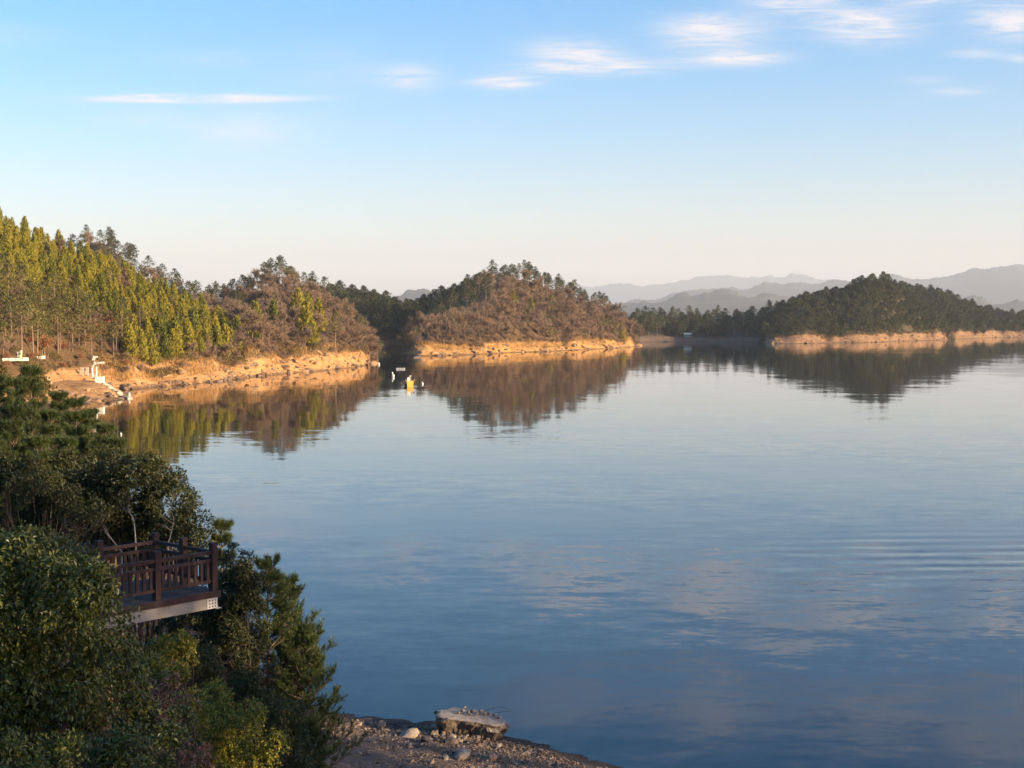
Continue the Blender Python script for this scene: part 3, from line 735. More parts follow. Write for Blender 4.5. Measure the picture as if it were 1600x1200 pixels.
for p, t in scatter('channel_hill', 6.0, (0.0, 1.15), rs, lambda p, t: proj(p)[0] > 490):
    plant('island_pine', 'channel_pine_tree', p, 1.05, 'green pine %s of the hill closing the channel, %s' % (zone(p, t)[0], where(p, (545, 590), ('left part', 'middle part', 'by the dark ridge'))), 'pines on the channel hill', rng=rs)
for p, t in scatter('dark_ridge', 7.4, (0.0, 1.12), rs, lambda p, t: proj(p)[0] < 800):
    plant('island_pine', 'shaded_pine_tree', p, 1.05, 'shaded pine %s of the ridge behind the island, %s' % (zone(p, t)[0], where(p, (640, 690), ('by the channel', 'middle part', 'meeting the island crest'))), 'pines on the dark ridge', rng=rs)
# middle island
rs = np.random.default_rng(9)
for p, t in scatter('middle_island', 5.9, (0.0, 1.12), rs):
    x, y, d = proj(p); u = rs.random()
    if t > 0.74 or (t > 0.58 and u < 0.7) or (t > 0.36 and x < 755 and u < 0.92) or (t > 0.6 and x > 880 and u < 0.65): plant('crest_pine', 'crest_pine_tree', p, 0.95, 'dark green pine along the crest of the middle island, %s' % where(p, (700, 780, 860), ('left flank', 'left of the top', 'right of the top', 'right flank')), 'pines on the middle island crest', rng=rs)
    elif u < 0.09: plant('slope_pine', 'slope_pine_tree', p, 0.72, 'olive pine among the bare trees of the middle island', 'pines among the island bare trees', rng=rs)
    elif u < 0.11: plant('conifer', 'island_conifer_tree', p, 0.8, 'lone yellow-green conifer among the bare trees of the middle island', 'conifers on the middle island', rng=rs)
    else: plant('bare', 'bare_tree', p, 1.5, 'leafless brown tree %s of the middle island, %s' % (zone(p, t)[0], 'left end' if x < 720 else ('below the summit' if x < 850 else 'right end')), 'bare trees on the middle island', rng=rs)
for p, t in scatter('middle_island', 4.4, (-0.2, 0.06), rs, None, 70):
    plant('brush', 'bank_brush', p, 1.15, 'low bare shrub on the middle island bank, %s' % where(p, (740, 860), ('left third', 'middle third', 'right third')), 'shrubs along the middle island bank', 'shrub', rs)
# right islands
rs = np.random.default_rng(10)
for p, t in scatter('right_island', 5.0, (0.0, 1.1), rs):
    plant('island_pine', 'island_pine_tree', p, 1.0, 'green pine %s of the domed right island, %s' % (zone(p, t)[0], 'left shoulder' if proj(p)[0] < 1310 else ('under the dome' if proj(p)[0] < 1410 else 'right flank')), 'pines on the right island', rng=rs)
for p, t in scatter('right_island', 4.0, (-0.22, 0.04), rs, None, 60):
    plant('bush' if rs.random() < 0.5 else 'brush', 'bank_shrub', p, 0.9, 'low shrub at the top of the right island bank, %s' % where(p, (1290, 1390), ('left third', 'middle third', 'right third')), 'shrubs along the right island bank', 'shrub', rs)
for p, t in scatter('low_shore', 6.6, (0.0, 1.15), rs, lambda p, t: proj(p)[0] < 1225):
    plant('crest_pine' if rs.random() < 0.5 else 'island_pine', 'low_shore_pine_tree', p, 1.1, 'shaded pine %s of the low shore, %s' % (zone(p, t)[0], 'left end' if proj(p)[0] < 1060 else ('above the pale shed' if proj(p)[0] < 1120 else 'next to the domed island')), 'pines on the low shore', rng=rs)
for p, t in scatter('far_right_shore', 7.8, (0.0, 1.1), rs, lambda p, t: 1395 < proj(p)[0] < 1640):
    plant('island_pine', 'far_shore_pine_tree', p, 1.1, 'pine %s of the far right shore, %s' % (zone(p, t)[0], 'beside the domed island' if proj(p)[0] < 1500 else 'at the right picture edge'), 'pines on the far right shore', rng=rs)


# unseen trees added on the rise to filter low sunlight on the near slope
rb = np.random.default_rng(12)
SHADE_BELT = []
for i in range(80):
    s_, w_ = 52 + 26 * rb.random(), -24 + 48 * rb.random()
    q = np.array([-8, 38.0]) + s_ * np.array([0.93, -0.37]) + w_ * np.array([0.37, 0.93])
    keep = 0.82 if w_ < -9 else (0.5 if w_ < 0 else (0.7 if w_ < 5 else 0.12))
    if rb.random() > keep: continue
    SHADE_BELT.append(q)
for q in SHADE_BELT:
    z = 7.0 * math.exp(-((q[0] - 66) ** 2 + (q[1] - 4) ** 2) / 17.0 ** 2 * 0.75)
    plant('bare' if rb.random() < 0.85 else 'slope_pine', 'added_shade_tree', (q[0], q[1], z - 1.5), 2.3 if True else 1, 'unseen tall tree added beside the viewpoint to filter the low sun', 'added shade trees beside the viewpoint', rng=rb)
# ------------------------------------------------------------------ near slope and beach
SHORE = np.array([(20, 30), (9, 41), (5, 44.8), (2.6, 46.9), (0, 49.7), (-2.6, 51.3), (-5, 52.2), (-7.2, 53), (-9, 55.5), (-12.5, 64), (-18.5, 82), (-28, 103), (-41, 140), (-56, 185), (-76, 240), (-88, 262), (-130, 300)], float)
def shore_dist(X, Y):
    best = np.full(np.shape(X), 1e9); sg = np.zeros(np.shape(X))
    for a, b in zip(SHORE[:-1], SHORE[1:]):
        d = b - a; L2 = d @ d
        u = np.clip(((X - a[0]) * d[0] + (Y - a[1]) * d[1]) / L2, 0, 1)
        qx = X - a[0] - u * d[0]; qy = Y - a[1] - u * d[1]; dd = np.hypot(qx, qy)
        cr = d[0] * qy - d[1] * qx
        m = dd < best; best = np.where(m, dd, best); sg = np.where(m, np.sign(cr), sg)
    return best * sg
def ground_z(X, Y):
    X = np.asarray(X, float); Y = np.asarray(Y, float)
    d = shore_dist(X, Y)
    z = np.where(d < 0, 0.16 * d, np.where(d < 7, 0.115 * d, 0.805 + (d - 7) * 0.285))
    z = np.minimum(z, 15 + 0.02 * d)
    z = z + fbm(X / 5, Y / 5, 91, 3) * 0.5 * np.clip((d - 5) / 6, 0, 1) + fbm(X / 1.6, Y / 1.6, 93, 3) * 0.10 * np.clip(d / 1.5, 0.25, 1)
    # keep the slope below the sight line to the beach
    z = np.where((Y < 42) & (X > -7), np.minimum(z, 15 - 0.36 * np.maximum(Y, 3) + 0.0), z)
    return np.where((np.abs(X) < 3) & (Y < 4), np.minimum(z, 13.2), z)
def soil_mat():
    m, nt = new_mat('slope_soil'); t = NT(nt); pos = t.pos()
    n1 = t.noise(pos, 1.1, 7, 0.65); n2 = t.noise(pos, 9.0, 6, 0.7)
    col = t.mix(t.math('MULTIPLY', t.math('SUBTRACT', n1.outputs['Fac'], 0.3), 2.4, True), (0.045, 0.03, 0.018), (0.12, 0.075, 0.04))
    col = t.mix(t.math('MULTIPLY', t.math('SUBTRACT', n2.outputs['Fac'], 0.55), 4, True), col, (0.16, 0.10, 0.055))
    p = t.n('ShaderNodeBsdfPrincipled'); t.l(col, p.inputs['Base Color']); p.inputs['Roughness'].default_value = 0.95; p.inputs['Specular IOR Level'].default_value = 0.1
    b = t.n('ShaderNodeBump'); b.inputs['Strength'].default_value = 0.8; b.inputs['Distance'].default_value = 0.08; t.l(n2.outputs['Fac'], b.inputs['Height']); t.l(b.outputs[0], p.inputs['Normal'])
    t.out(p.outputs[0]); return m
def beach_mat():
    m, nt = new_mat('beach_gravel'); t = NT(nt); pos = t.pos()
    sp = t.n('ShaderNodeSeparateXYZ'); t.l(pos, sp.inputs[0]); z = sp.outputs[2]
    n1 = t.noise(pos, 0.8, 7, 0.65); n2 = t.noise(pos, 14.0, 5, 0.7); vo = t.n('ShaderNodeTexVoronoi'); vo.inputs['Scale'].default_value = 13.0; t.l(pos, vo.inputs['Vector'])
    col = t.mix(t.math('MULTIPLY', t.math('SUBTRACT', n1.outputs['Fac'], 0.32), 2.8, True), (0.12, 0.075, 0.048), (0.22, 0.145, 0.095))
    sc = t.n('ShaderNodeSeparateColor'); t.l(vo.outputs['Color'], sc.inputs[0])
    col = t.mix(t.math('MULTIPLY', t.math('SUBTRACT', sc.outputs[0], 0.6), 1.6, True), col, (0.33, 0.25, 0.2))
    col = t.mix(t.math('MULTIPLY', t.math('SUBTRACT', sc.outputs[1], 0.7), 2.0, True), col, (0.08, 0.06, 0.05))
    wet = t.math('SUBTRACT', 1.0, t.math('DIVIDE', t.math('ADD', z, t.math('MULTIPLY', n1.outputs['Fac'], -0.12)), 0.07, True))
    col = t.mix(t.math('MULTIPLY', wet, 0.8), col, (0.045, 0.035, 0.03))
    p = t.n('ShaderNodeBsdfPrincipled'); t.l(col, p.inputs['Base Color']); p.inputs['Roughness'].default_value = 0.9; p.inputs['Specular IOR Level'].default_value = 0.2
    b = t.n('ShaderNodeBump'); b.inputs['Strength'].default_value = 1.0; b.inputs['Distance'].default_value = 0.04
    t.l(t.math('ADD', t.math('MULTIPLY', vo.outputs['Distance'], -1.0), n2.outputs['Fac']), b.inputs['Height']); t.l(b.outputs[0], p.inputs['Normal'])
    t.out(p.outputs[0]); return m
M['soil'] = soil_mat(); M['beach'] = beach_mat()
def sheet(name, xs, ys, zf, mat, label, cat):
    X, Y = np.meshgrid(xs, ys, indexing='ij'); Z = zf(X, Y)
    idx = np.arange(X.size).reshape(X.shape); F = np.stack([idx[:-1, :-1], idx[1:, :-1], idx[1:, 1:], idx[:-1, 1:]], -1).reshape(-1, 4)
    zz = Z.ravel()[F]; F = F[zz.max(1) > -1.2]
    o = link(name, make_mesh(name, np.stack([X, Y, Z], -1).reshape(-1, 3), F, [mat], True)); tag(o, label, cat, kind='structure'); return o
in_beach = lambda X, Y: np.clip(np.minimum(np.minimum(X + 11.5, 8.5 - X), np.minimum(Y - 39.5, 56.5 - Y)), 0, 1)
sheet('near_slope', np.arange(-120, 26, 1.0), np.concatenate([np.arange(-12, 70, 0.8), np.arange(70, 300, 2.5)]), lambda X, Y: ground_z(X, Y) - 0.35 * in_beach(X, Y), M['soil'], 'shaded brushy slope falling to the lake in the foreground', 'slope')
sheet('gravel_beach', np.arange(-12, 9, 0.16), np.arange(39, 57, 0.16), lambda X, Y: ground_z(X, Y) + 0.03 + fbm(X * 1.7, Y * 1.7, 97, 4) * 0.09, M['beach'], 'narrow brown gravel beach at the bottom of the picture', 'beach')
beach_z = lambda x, y: float(ground_z(x, y) + 0.03 + fbm(np.array(x * 1.7), np.array(y * 1.7), 97, 4) * 0.09)

# ------------------------------------------------------------------ stones
def rock_mesh(name, rng, mat, flat=0.6, rough=0.28, sub=2, angular=True):
    import bmesh
    bm = bmesh.new(); bmesh.ops.create_icosphere(bm, subdivisions=sub, radius=1.0)
    dirs = unit(rng.normal(size=(7, 3))); lim = 0.55 + 0.35 * rng.random(7)
    for v in bm.verts:
        c = np.array(v.co)
        if angular:
            for dd, l in zip(dirs, lim):
                s = c @ dd
                if s > l: c = c - dd * (s - l) * 0.9
        c = c * (1 + rough * float(vnoise(np.array(c[0] * 2.3 + 5), np.array(c[1] * 2.3 + c[2] * 1.9), int(rng.integers(1000)) if False else 3)))
        v.co = Vector((c[0], c[1] * (0.75), c[2] * flat))
    me = bpy.data.meshes.new(name); bm.to_mesh(me); bm.free(); me.materials.append(mat); return me
M['stone'] = plain_mat('stone', (0.12, 0.09, 0.07), (0.24, 0.18, 0.135), 3.0, 0.9, 0.5)
M['tan_stone'] = plain_mat('tan_stone', (0.3, 0.17, 0.10), (0.44, 0.28, 0.17), 3.0, 0.9, 0.5)
M['pale_stone'] = plain_mat('pale_stone', (0.22, 0.17, 0.13), (0.34, 0.27, 0.2), 3.0, 0.9, 0.4)
M['dark_stone'] = plain_mat('dark_stone', (0.05, 0.04, 0.035), (0.12, 0.09, 0.075), 3.0, 0.8, 0.5)
rk = np.random.default_rng(33)
ROCK = {k: [rock_mesh('stone', rk, M[k], 0.45 + 0.3 * rk.random(), 0.3, 2) for _ in range(4)] for k in ('stone', 'tan_stone', 'pale_stone', 'dark_stone')}
def put_stone(px, py, wpx, kind, label, group=None, name='stone', lift=0.0):
    p = gnd(px, py, 0.3)
    for _ in range(6): p = gnd(px, py, beach_z(p[0], p[1]))
    s = wpx / FPX * p[1] * 0.5
    o = link(name, ROCK[kind][rk.integers(4)], loc=(p[0], p[1], p[2] + s * 0.12 + lift), rotz=rk.random() * 6.28, scale=(s, s, s * (0.8 + 0.4 * rk.random())))
    o.rotation_euler = (rk.normal() * 0.25, rk.normal() * 0.25, rk.random() * 6.28)
    tag(o, label, 'stone', group); return o
put_stone(705, 1160, 24, 'stone', 'rounded grey-brown boulder just left below the broken slab')
put_stone(543, 1156, 13, 'tan_stone', 'orange-tan stone, upper of the pair at the left of the beach')
put_stone(556, 1160, 12, 'tan_stone', 'orange-tan stone, right of the pair at the left of the beach')
put_stone(541, 1168, 12, 'tan_stone', 'orange-tan stone, lowest of the trio at the left of the beach')
put_stone(640, 1168, 11, 'tan_stone', 'tan stone in the middle of the gravel beach')
put_stone(644, 1190, 13, 'tan_stone', 'bright orange stone near the bottom edge of the beach')
put_stone(695, 1187, 18, 'pale_stone', 'pale grey stone near the bottom edge of the beach')
put_stone(675, 1192, 12, 'pale_stone', 'smaller pale stone left of the pale grey stone on the beach')
put_stone(768, 1186, 24, 'tan_stone', 'flat yellowish stone at the lower right of the beach')
put_stone(825, 1178, 15, 'stone', 'grey stone near the water at the right of the beach')
put_stone(596, 1136, 20, 'tan_stone', 'flat pinkish stone near the waterline, left of the slab')
put_stone(562, 1133, 12, 'pale_stone', 'small pale stone near the waterline at the left of the beach')
put_stone(746, 1128, 0.1, 'stone', 'tiny grey pebble hidden by the slab') if False else None
put_stone(667, 1158, 24, 'dark_stone', 'dark flat rock at the end of the pale stone strip')
put_stone(640, 1150, 44, 'pale_stone', 'long pale flat stone lying on the middle of the beach')
put_stone(720, 1182, 40, 'pale_stone', 'broad pale flat stone at the lower middle of the beach')
put_stone(760, 1150, 12, 'pale_stone', 'pale stone leaning on the right foot of the slab')
LBL = {'stone': 'grey-brown stone lying in the beach gravel', 'tan_stone': 'small tan stone lying in the beach gravel', 'pale_stone': 'small pale stone lying in the beach gravel', 'dark_stone': 'dark wet stone along the beach waterline'}
GRP = {'stone': 'grey-brown beach stones', 'tan_stone': 'tan beach stones', 'pale_stone': 'pale beach stones', 'dark_stone': 'wet waterline stones'}
def water_py(px):   # photo row of the waterline on the beach
    return np.interp(px, [500, 600, 690, 790, 850, 920], [1121, 1130, 1141, 1157, 1172, 1200])
for i in range(150):
    px = 500 + 420 * rk.random(); w = water_py(px); py = w + 3 + (1206 - w) * rk.random()
    if py > 1206: continue
    k = ('stone', 'stone', 'tan_stone', 'pale_stone')[rk.integers(4)]
    put_stone(px, py, 4 + 6 * rk.random() ** 2, k, LBL[k], GRP[k])
for i in range(60):
    px = 500 + 420 * rk.random(); py = water_py(px) + rk.normal() * 1.2
    put_stone(px, py, 3 + 4 * rk.random(), 'dark_stone', LBL['dark_stone'], GRP['dark_stone'])
# fine gravel, past counting
def gravel(n):
    ng = n; px = 490 + 460 * rk.random(ng); w = water_py(px); py = w - 1 + (1225 - w) * rk.random(ng)
    P = np.array([gnd(a, b, 0.35) for a, b in zip(px, py)])
    for _ in range(2):
        zz = ground_z(P[:, 0], P[:, 1]) + 0.03 + fbm(P[:, 0] * 1.7, P[:, 1] * 1.7, 97, 4) * 0.09
        P = np.array([gnd(a, b, c) for a, b, c in zip(px, py, zz)])
    s = 0.02 + 0.05 * rk.random(ng) ** 2
    base = np.array([[1, 0, 0], [-1, 0, 0], [0, 1, 0], [0, -1, 0], [0, 0, 1], [0, 0, -1]], float)
    V = P[:, None] + base[None] * (s[:, None, None] * (0.6 + 0.8 * rk.random((ng, 6, 1)))) * np.array([1, 1, 0.7])
    a = rk.random(ng) * 6.28; c, sn = np.cos(a)[:, None], np.sin(a)[:, None]
    q = V - P[:, None]; V = P[:, None] + np.stack([q[..., 0] * c - q[..., 1] * sn, q[..., 0] * sn + q[..., 1] * c, q[..., 2]], -1)
    f = np.array([[0, 2, 4], [2, 1, 4], [1, 3, 4], [3, 0, 4], [2, 0, 5], [1, 2, 5], [3, 1, 5], [0, 3, 5]])
    F = (np.arange(ng)[:, None, None] * 6 + f[None]).reshape(-1, 3)
    m = leaf_mat('gravel', [(0.06, 0.045, 0.035), (0.14, 0.092, 0.062), (0.22, 0.145, 0.096), (0.32, 0.25, 0.19)], 0.0, 0.9, 0.2, 0.0)
    o = link('gravel', make_mesh('gravel', V.reshape(-1, 3), F, [m])); tag(o, 'loose brown gravel strewn over the beach', 'gravel', kind='stuff')
gravel(9000)

# broken concrete slab at the waterline
def slab():
    p0 = gnd(690, 1150, 0.05); root = empty('concrete_slab', tuple(p0)); tag(root, 'broken concrete slab with crumbling edge jutting over the waterline', 'slab')
    import bmesh
    Y = p0[1]; s = Y / FPX
    # outline in plan: left end nearer the shore, right end over the water
    out = [(-10, -0.15), (8, -0.55), (34, -0.6), (62, -0.75), (88, -0.85), (101, -0.6), (103, -0.1), (92, 0.5), (70, 0.75), (40, 1.0), (12, 1.05), (-7, 0.55)]
    pts = []
    for (a, b), (a2, b2) in zip(out, out[1:] + out[:1]):
        for u in np.linspace(0, 1, 7)[:-1]: pts.append(((a + (a2 - a) * u) * s, b + (b2 - b) * u))
    pts = np.array(pts); n = len(pts); c = pts.mean(0)
    rows = []
    for j, (z, k) in enumerate(((-0.25, 0.80), (0.1, 0.80), (0.3, 0.88), (0.5, 0.98), (0.66, 1.02), (0.76, 0.985), (0.79, 0.9), (0.795, 0.5), (0.795, 0.05))):
        q = c + (pts - c) * k
        nz = fbm(pts[:, 0] * 5 + j * 1.3, pts[:, 1] * 5 + z * 6, 101, 3)
        rad = 1 + nz * (0.26 if j < 5 else 0.07)
        q = c + (q - c) * rad[:, None]
        tilt = z * (1.0 - 0.10 * (q[:, 0]) / (100 * s)) - 0.13 * (q[:, 0] / (100 * s)) ** 2 * (1 if z > 0 else 0)
        rows.append(np.column_stack([q, tilt + (nz * 0.05 if j < 6 else fbm(q[:, 0] * 4, q[:, 1] * 4, 5, 3) * 0.03)]))
    V = np.vstack(rows); F = []
    for j in range(len(rows) - 1):
        for i in range(n): F.append([j * n + i, j * n + (i + 1) % n, (j + 1) * n + (i + 1) % n, (j + 1) * n + i])
    m, nt = new_mat('weathered_concrete'); t = NT(nt); tcn = t.n('ShaderNodeTexCoord'); v = tcn.outputs['Object']
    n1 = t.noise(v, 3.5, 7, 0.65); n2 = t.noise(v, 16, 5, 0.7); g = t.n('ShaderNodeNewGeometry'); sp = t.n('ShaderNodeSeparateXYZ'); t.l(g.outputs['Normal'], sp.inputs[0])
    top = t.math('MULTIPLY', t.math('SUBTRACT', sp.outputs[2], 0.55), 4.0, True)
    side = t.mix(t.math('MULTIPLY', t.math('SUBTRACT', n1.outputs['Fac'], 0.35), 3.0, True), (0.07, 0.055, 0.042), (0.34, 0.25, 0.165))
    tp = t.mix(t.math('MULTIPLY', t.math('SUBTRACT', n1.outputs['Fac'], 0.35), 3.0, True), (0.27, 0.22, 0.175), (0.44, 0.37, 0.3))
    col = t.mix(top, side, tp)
    p = t.n('ShaderNodeBsdfPrincipled'); t.l(col, p.inputs['Base Color']); p.inputs['Roughness'].default_value = 0.95
    b = t.n('ShaderNodeBump'); b.inputs['Strength'].default_value = 1.0; b.inputs['Distance'].default_value = 0.06; t.l(n2.outputs['Fac'], b.inputs['Height']); t.l(b.outputs[0], p.inputs['Normal']); t.out(p.outputs[0])
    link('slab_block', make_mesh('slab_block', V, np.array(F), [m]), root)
    M['rebar'] = plain_mat('rusty_bar', (0.05, 0.03, 0.02), (0.1, 0.055, 0.035), 8, 0.8)
    for (x0, x1, zt, dy) in ((66, 107, 0.68, 0.5), (84, 109, 0.58, 0.3)):
        b = MB(); u = np.linspace(0, 1, 9)
        b.tube(np.column_stack([(x0 + (x1 - x0) * u) * s, dy + 0.2 * u, 0.74 + (zt - 0.55) * np.sin(u * 2.6)]), 0.008, 5); b.build('reinforcing_bar', M['rebar'], root)
    q = np.array(p0)
    for k, (x, y, z, w, kind) in enumerate(((34, 0.25, 0.70, 8, 'pale_stone'), (26, 0.1, 0.68, 6, 'stone'), (42, 0.1, 0.68, 7, 'stone'), (50, 0.3, 0.68, 9, 'pale_stone'), (56, 0.05, 0.66, 6, 'stone'), (62, 0.35, 0.67, 9, 'pale_stone'), (68, 0.15, 0.64, 7, 'stone'), (74, 0.2, 0.63, 6, 'stone'), (36, 0.3, 0.82, 6, 'pale_stone'), (90, 0.0, 0.53, 6, 'stone'), (84, 0.2, 0.57, 7, 'pale_stone'), (46, -0.1, 0.66, 5, 'stone'))):
        sc = w * s * 0.55
        o = link('rubble_stone', ROCK[kind][rk.integers(4)], loc=tuple(q + np.array([x * s, y, z + 0.14])), rotz=rk.random() * 6, scale=(sc, sc, sc * 1.1))
        tag(o, 'small topmost stone of the rubble on the broken slab' if k == 8 else 'small stone in the row of rubble lying on the broken slab', 'stone', None if k == 8 else 'rubble on the slab')
slab()
for i in range(46):
    px = 672 + 112 * rk.random(); py = 1147 + 0.11 * (px - 690) + 13 * rk.random() ** 1.5; k = ('stone', 'pale_stone', 'dark_stone')[rk.integers(3)]
    put_stone(px, py, 5 + 9 * rk.random() ** 2, k, {'stone': 'grey-brown', 'pale_stone': 'pale', 'dark_stone': 'dark'}[k] + ' stone heaped against the foot of the slab', k.replace('_', ' ') + ' heap at the slab foot', lift=0.08 * rk.random())

# ------------------------------------------------------------------ viewing platform
def platform():
    zf = 8.40
    def P(px, pytop, zt=zf + 1.2):
        d = ray(px, pytop); return CAM + d * ((zt - CAM[2]) / d[2])
    A = P(244.3, 861); B = P(332.8, 848); Cc = P(239.2, 833)
    a = (B - A); a[2] = 0; bay = np.linalg.norm(a); a /= bay
    bvec = (Cc - B); bvec[2] = 0; width = np.linalg.norm(bvec) ; bperp = np.array([-a[1], a[0], 0]); 
    bdir = bperp if (bperp @ bvec) / width > 0.97 else bvec / width
    A[2] = B[2] = Cc[2] = zf
    root = empty('viewing_platform', tuple(B)); tag(root, 'brown timber viewing platform with railings on a pale beam', 'platform')
    wood = plain_mat('brown_stained_wood', (0.034, 0.017, 0.013), (0.078, 0.04, 0.031), 5.0, 0.75, 0.3, 0.3, stretch=(1, 1, 0.2))
    floor = plain_mat('weathered_deck', (0.05, 0.032, 0.028), (0.10, 0.075, 0.068), 6.0, 0.85, 0.3)
    beamm = plain_mat('stained_concrete', (0.27, 0.23, 0.18), (0.42, 0.37, 0.3), 2.2, 0.85, 0.2)
    plate = plain_mat('bare_steel_plate', (0.5, 0.46, 0.41), (0.6, 0.56, 0.5), 5.0, 0.6)
    dark = plain_mat('shadowed_hole', (0.02, 0.02, 0.02), (0.03, 0.03, 0.03), 5.0, 0.9)
    L0 = lambda s, t, z: a * s + bdir * t + np.array([0, 0, z])    # along, across, up from corner B
    def bx(name, s0, s1, t0, t1, z0, z1, mat, par=root):
        m = MB(); m.hexa([L0(s0, t0, z0), L0(s1, t0, z0), L0(s1, t1, z0), L0(s0, t1, z0), L0(s0, t0, z1), L0(s1, t0, z1), L0(s1, t1, z1), L0(s0, t1, z1)])
        return m.build(name, mat, par)
    nb = 5
    def post(s, t):
        h = 0.075
        p = bx('post', s - h, s + h, t - h, t + h, -0.04, 1.10, wood)
        bx('post_cap', s - h - 0.004, s + h + 0.004, t - h - 0.004, t + h + 0.004, 1.115, 1.2, wood, p)
        bx('post_neck', s - h + 0.008, s + h - 0.008, t - h + 0.008, t + h - 0.008, 1.095, 1.12, wood, p)
    def panel(s0, t0, s1, t1, nbal):
        e = np.array([s1 - s0, t1 - t0]); L = np.linalg.norm(e); e /= L; f = np.array([-e[1], e[0]])
        def bar(name, u0, u1, w, z0, z1):
            c = [np.array([s0, t0]) + e * u + f * v for u, v in ((u0, -w), (u1, -w), (u1, w), (u0, w))]
            m = MB(); m.hexa([L0(q[0], q[1], z0) for q in c] + [L0(q[0], q[1], z1) for q in c]); m.build(name, wood, root)
        bar('top_rail', 0.075, L - 0.075, 0.045, 0.93, 1.01); bar('middle_rail', 0.075, L - 0.075, 0.035, 0.745, 0.815); bar('bottom_rail', 0.075, L - 0.075, 0.035, 0.24, 0.31)
        for i in range(nbal):
            u = 0.075 + (L - 0.15) * (i + 0.5) / nbal; bar('baluster', u - 0.036, u + 0.036, 0.022, 0.31, 0.745)
    for i in range(nb + 1):
        post(-bay * i, 0.0); post(-bay * i, width) if i else None
        if i: panel(-bay * i, 0, -bay * (i - 1), 0, 8); panel(-bay * i, width, -bay * (i - 1), width, 8)
    post(0.0, width * 0.5); post(0.0, width)
    panel(0, 0, 0, width * 0.5, 6); panel(0, width * 0.5, 0, width, 6)
    Lt = bay * nb
    npk = int((Lt + 0.1) / 0.145)
    for i in range(npk):
        s1 = 0.10 - i * 0.145; bx('deck_plank', s1 - 0.135, s1, -0.10, width + 0.10, -0.005 + 0.004 * rk.random(), 0.045 + 0.004 * rk.random(), floor)
    bx('edge_board', -Lt, 0.13, -0.13, -0.102, -0.10, 0.04, wood); bx('edge_board', -Lt, 0.13, width + 0.102, width + 0.13, -0.10, 0.04, wood); bx('edge_board', 0.103, 0.128, -0.10, width + 0.10, -0.10, 0.04, wood)
    for t in (-0.06, width - 0.1):
        bm_ = bx('main_beam', -Lt, 0.02, t - 0.04, t + 0.16, -0.37, -0.11, beamm)
    pl = bx('end_plate', -0.27, 0.03, -0.115, -0.102, -0.365, -0.115, plate)
    for i in range(3):
        for j in range(3):
            s = -0.205 + i * 0.085; z = -0.315 + j * 0.075; bx('bolt_hole', s - 0.017, s + 0.017, -0.119, -0.1155, z - 0.017, z + 0.017, dark, pl)
    bx('beam_flange', -0.02, 0.14, -0.12, 0.0, -0.385, -0.375, plate); bx('cross_beam', -0.2, -0.02, 0.11, width - 0.15, -0.40, -0.12, wood)
    for s in (-3.4, -Lt * 0.85):
        q = B + L0(s, width * 0.5, 0); g = float(ground_z(q[0], q[1]))
        bx('support_column', s - 0.16, s + 0.16, width * 0.5 - 0.16, width * 0.5 + 0.16, g - zf - 0.4, -0.44, beamm)
        bx('cap_beam', s - 0.12, s + 0.12, 0.0, width, -0.62, -0.43, beamm)
platform()
# ------------------------------------------------------------------ near vegetation
M['glossy'] = leaf_mat('glossy_leaf', [(0.04, 0.05, 0.008), (0.075, 0.09, 0.012), (0.12, 0.13, 0.018), (0.16, 0.165, 0.026)], 0.15, 0.38, 0.5, 0.1)
M['yellowgreen'] = leaf_mat('yellowgreen_leaf', [(0.07, 0.085, 0.012), (0.15, 0.16, 0.016), (0.25, 0.23, 0.02), (0.33, 0.26, 0.025)], 0.25, 0.45, 0.4, 0.1)
M['darkleaf'] = leaf_mat('dark_leaf', [(0.026, 0.033, 0.010), (0.05, 0.056, 0.016), (0.082, 0.083, 0.024)], 0.15, 0.5, 0.35, 0.15)
M['olive'] = leaf_mat('olive_leaf', [(0.035, 0.045, 0.012), (0.07, 0.08, 0.02), (0.11, 0.10, 0.03)], 0.2, 0.5, 0.35, 0.15)
M['red'] = leaf_mat('reddish_leaf', [(0.14, 0.06, 0.04), (0.25, 0.11, 0.07), (0.34, 0.18, 0.12)], 0.2, 0.5, 0.35, 0.1)
M['needle'] = leaf_mat('pine_needle', [(0.03, 0.05, 0.014), (0.06, 0.085, 0.022), (0.10, 0.12, 0.03)], 0.1, 0.5, 0.3, 0.2)
M['twig_near'] = plain_mat('near_twig', (0.06, 0.04, 0.03), (0.12, 0.08, 0.058), 8.0, 0.9)
M['pale_twig'] = plain_mat('pale_twig', (0.2, 0.165, 0.135), (0.3, 0.25, 0.21), 8.0, 0.9)
rp = np.random.default_rng(77)
def base_under(x, y):
    return float(ground_z(x, y))
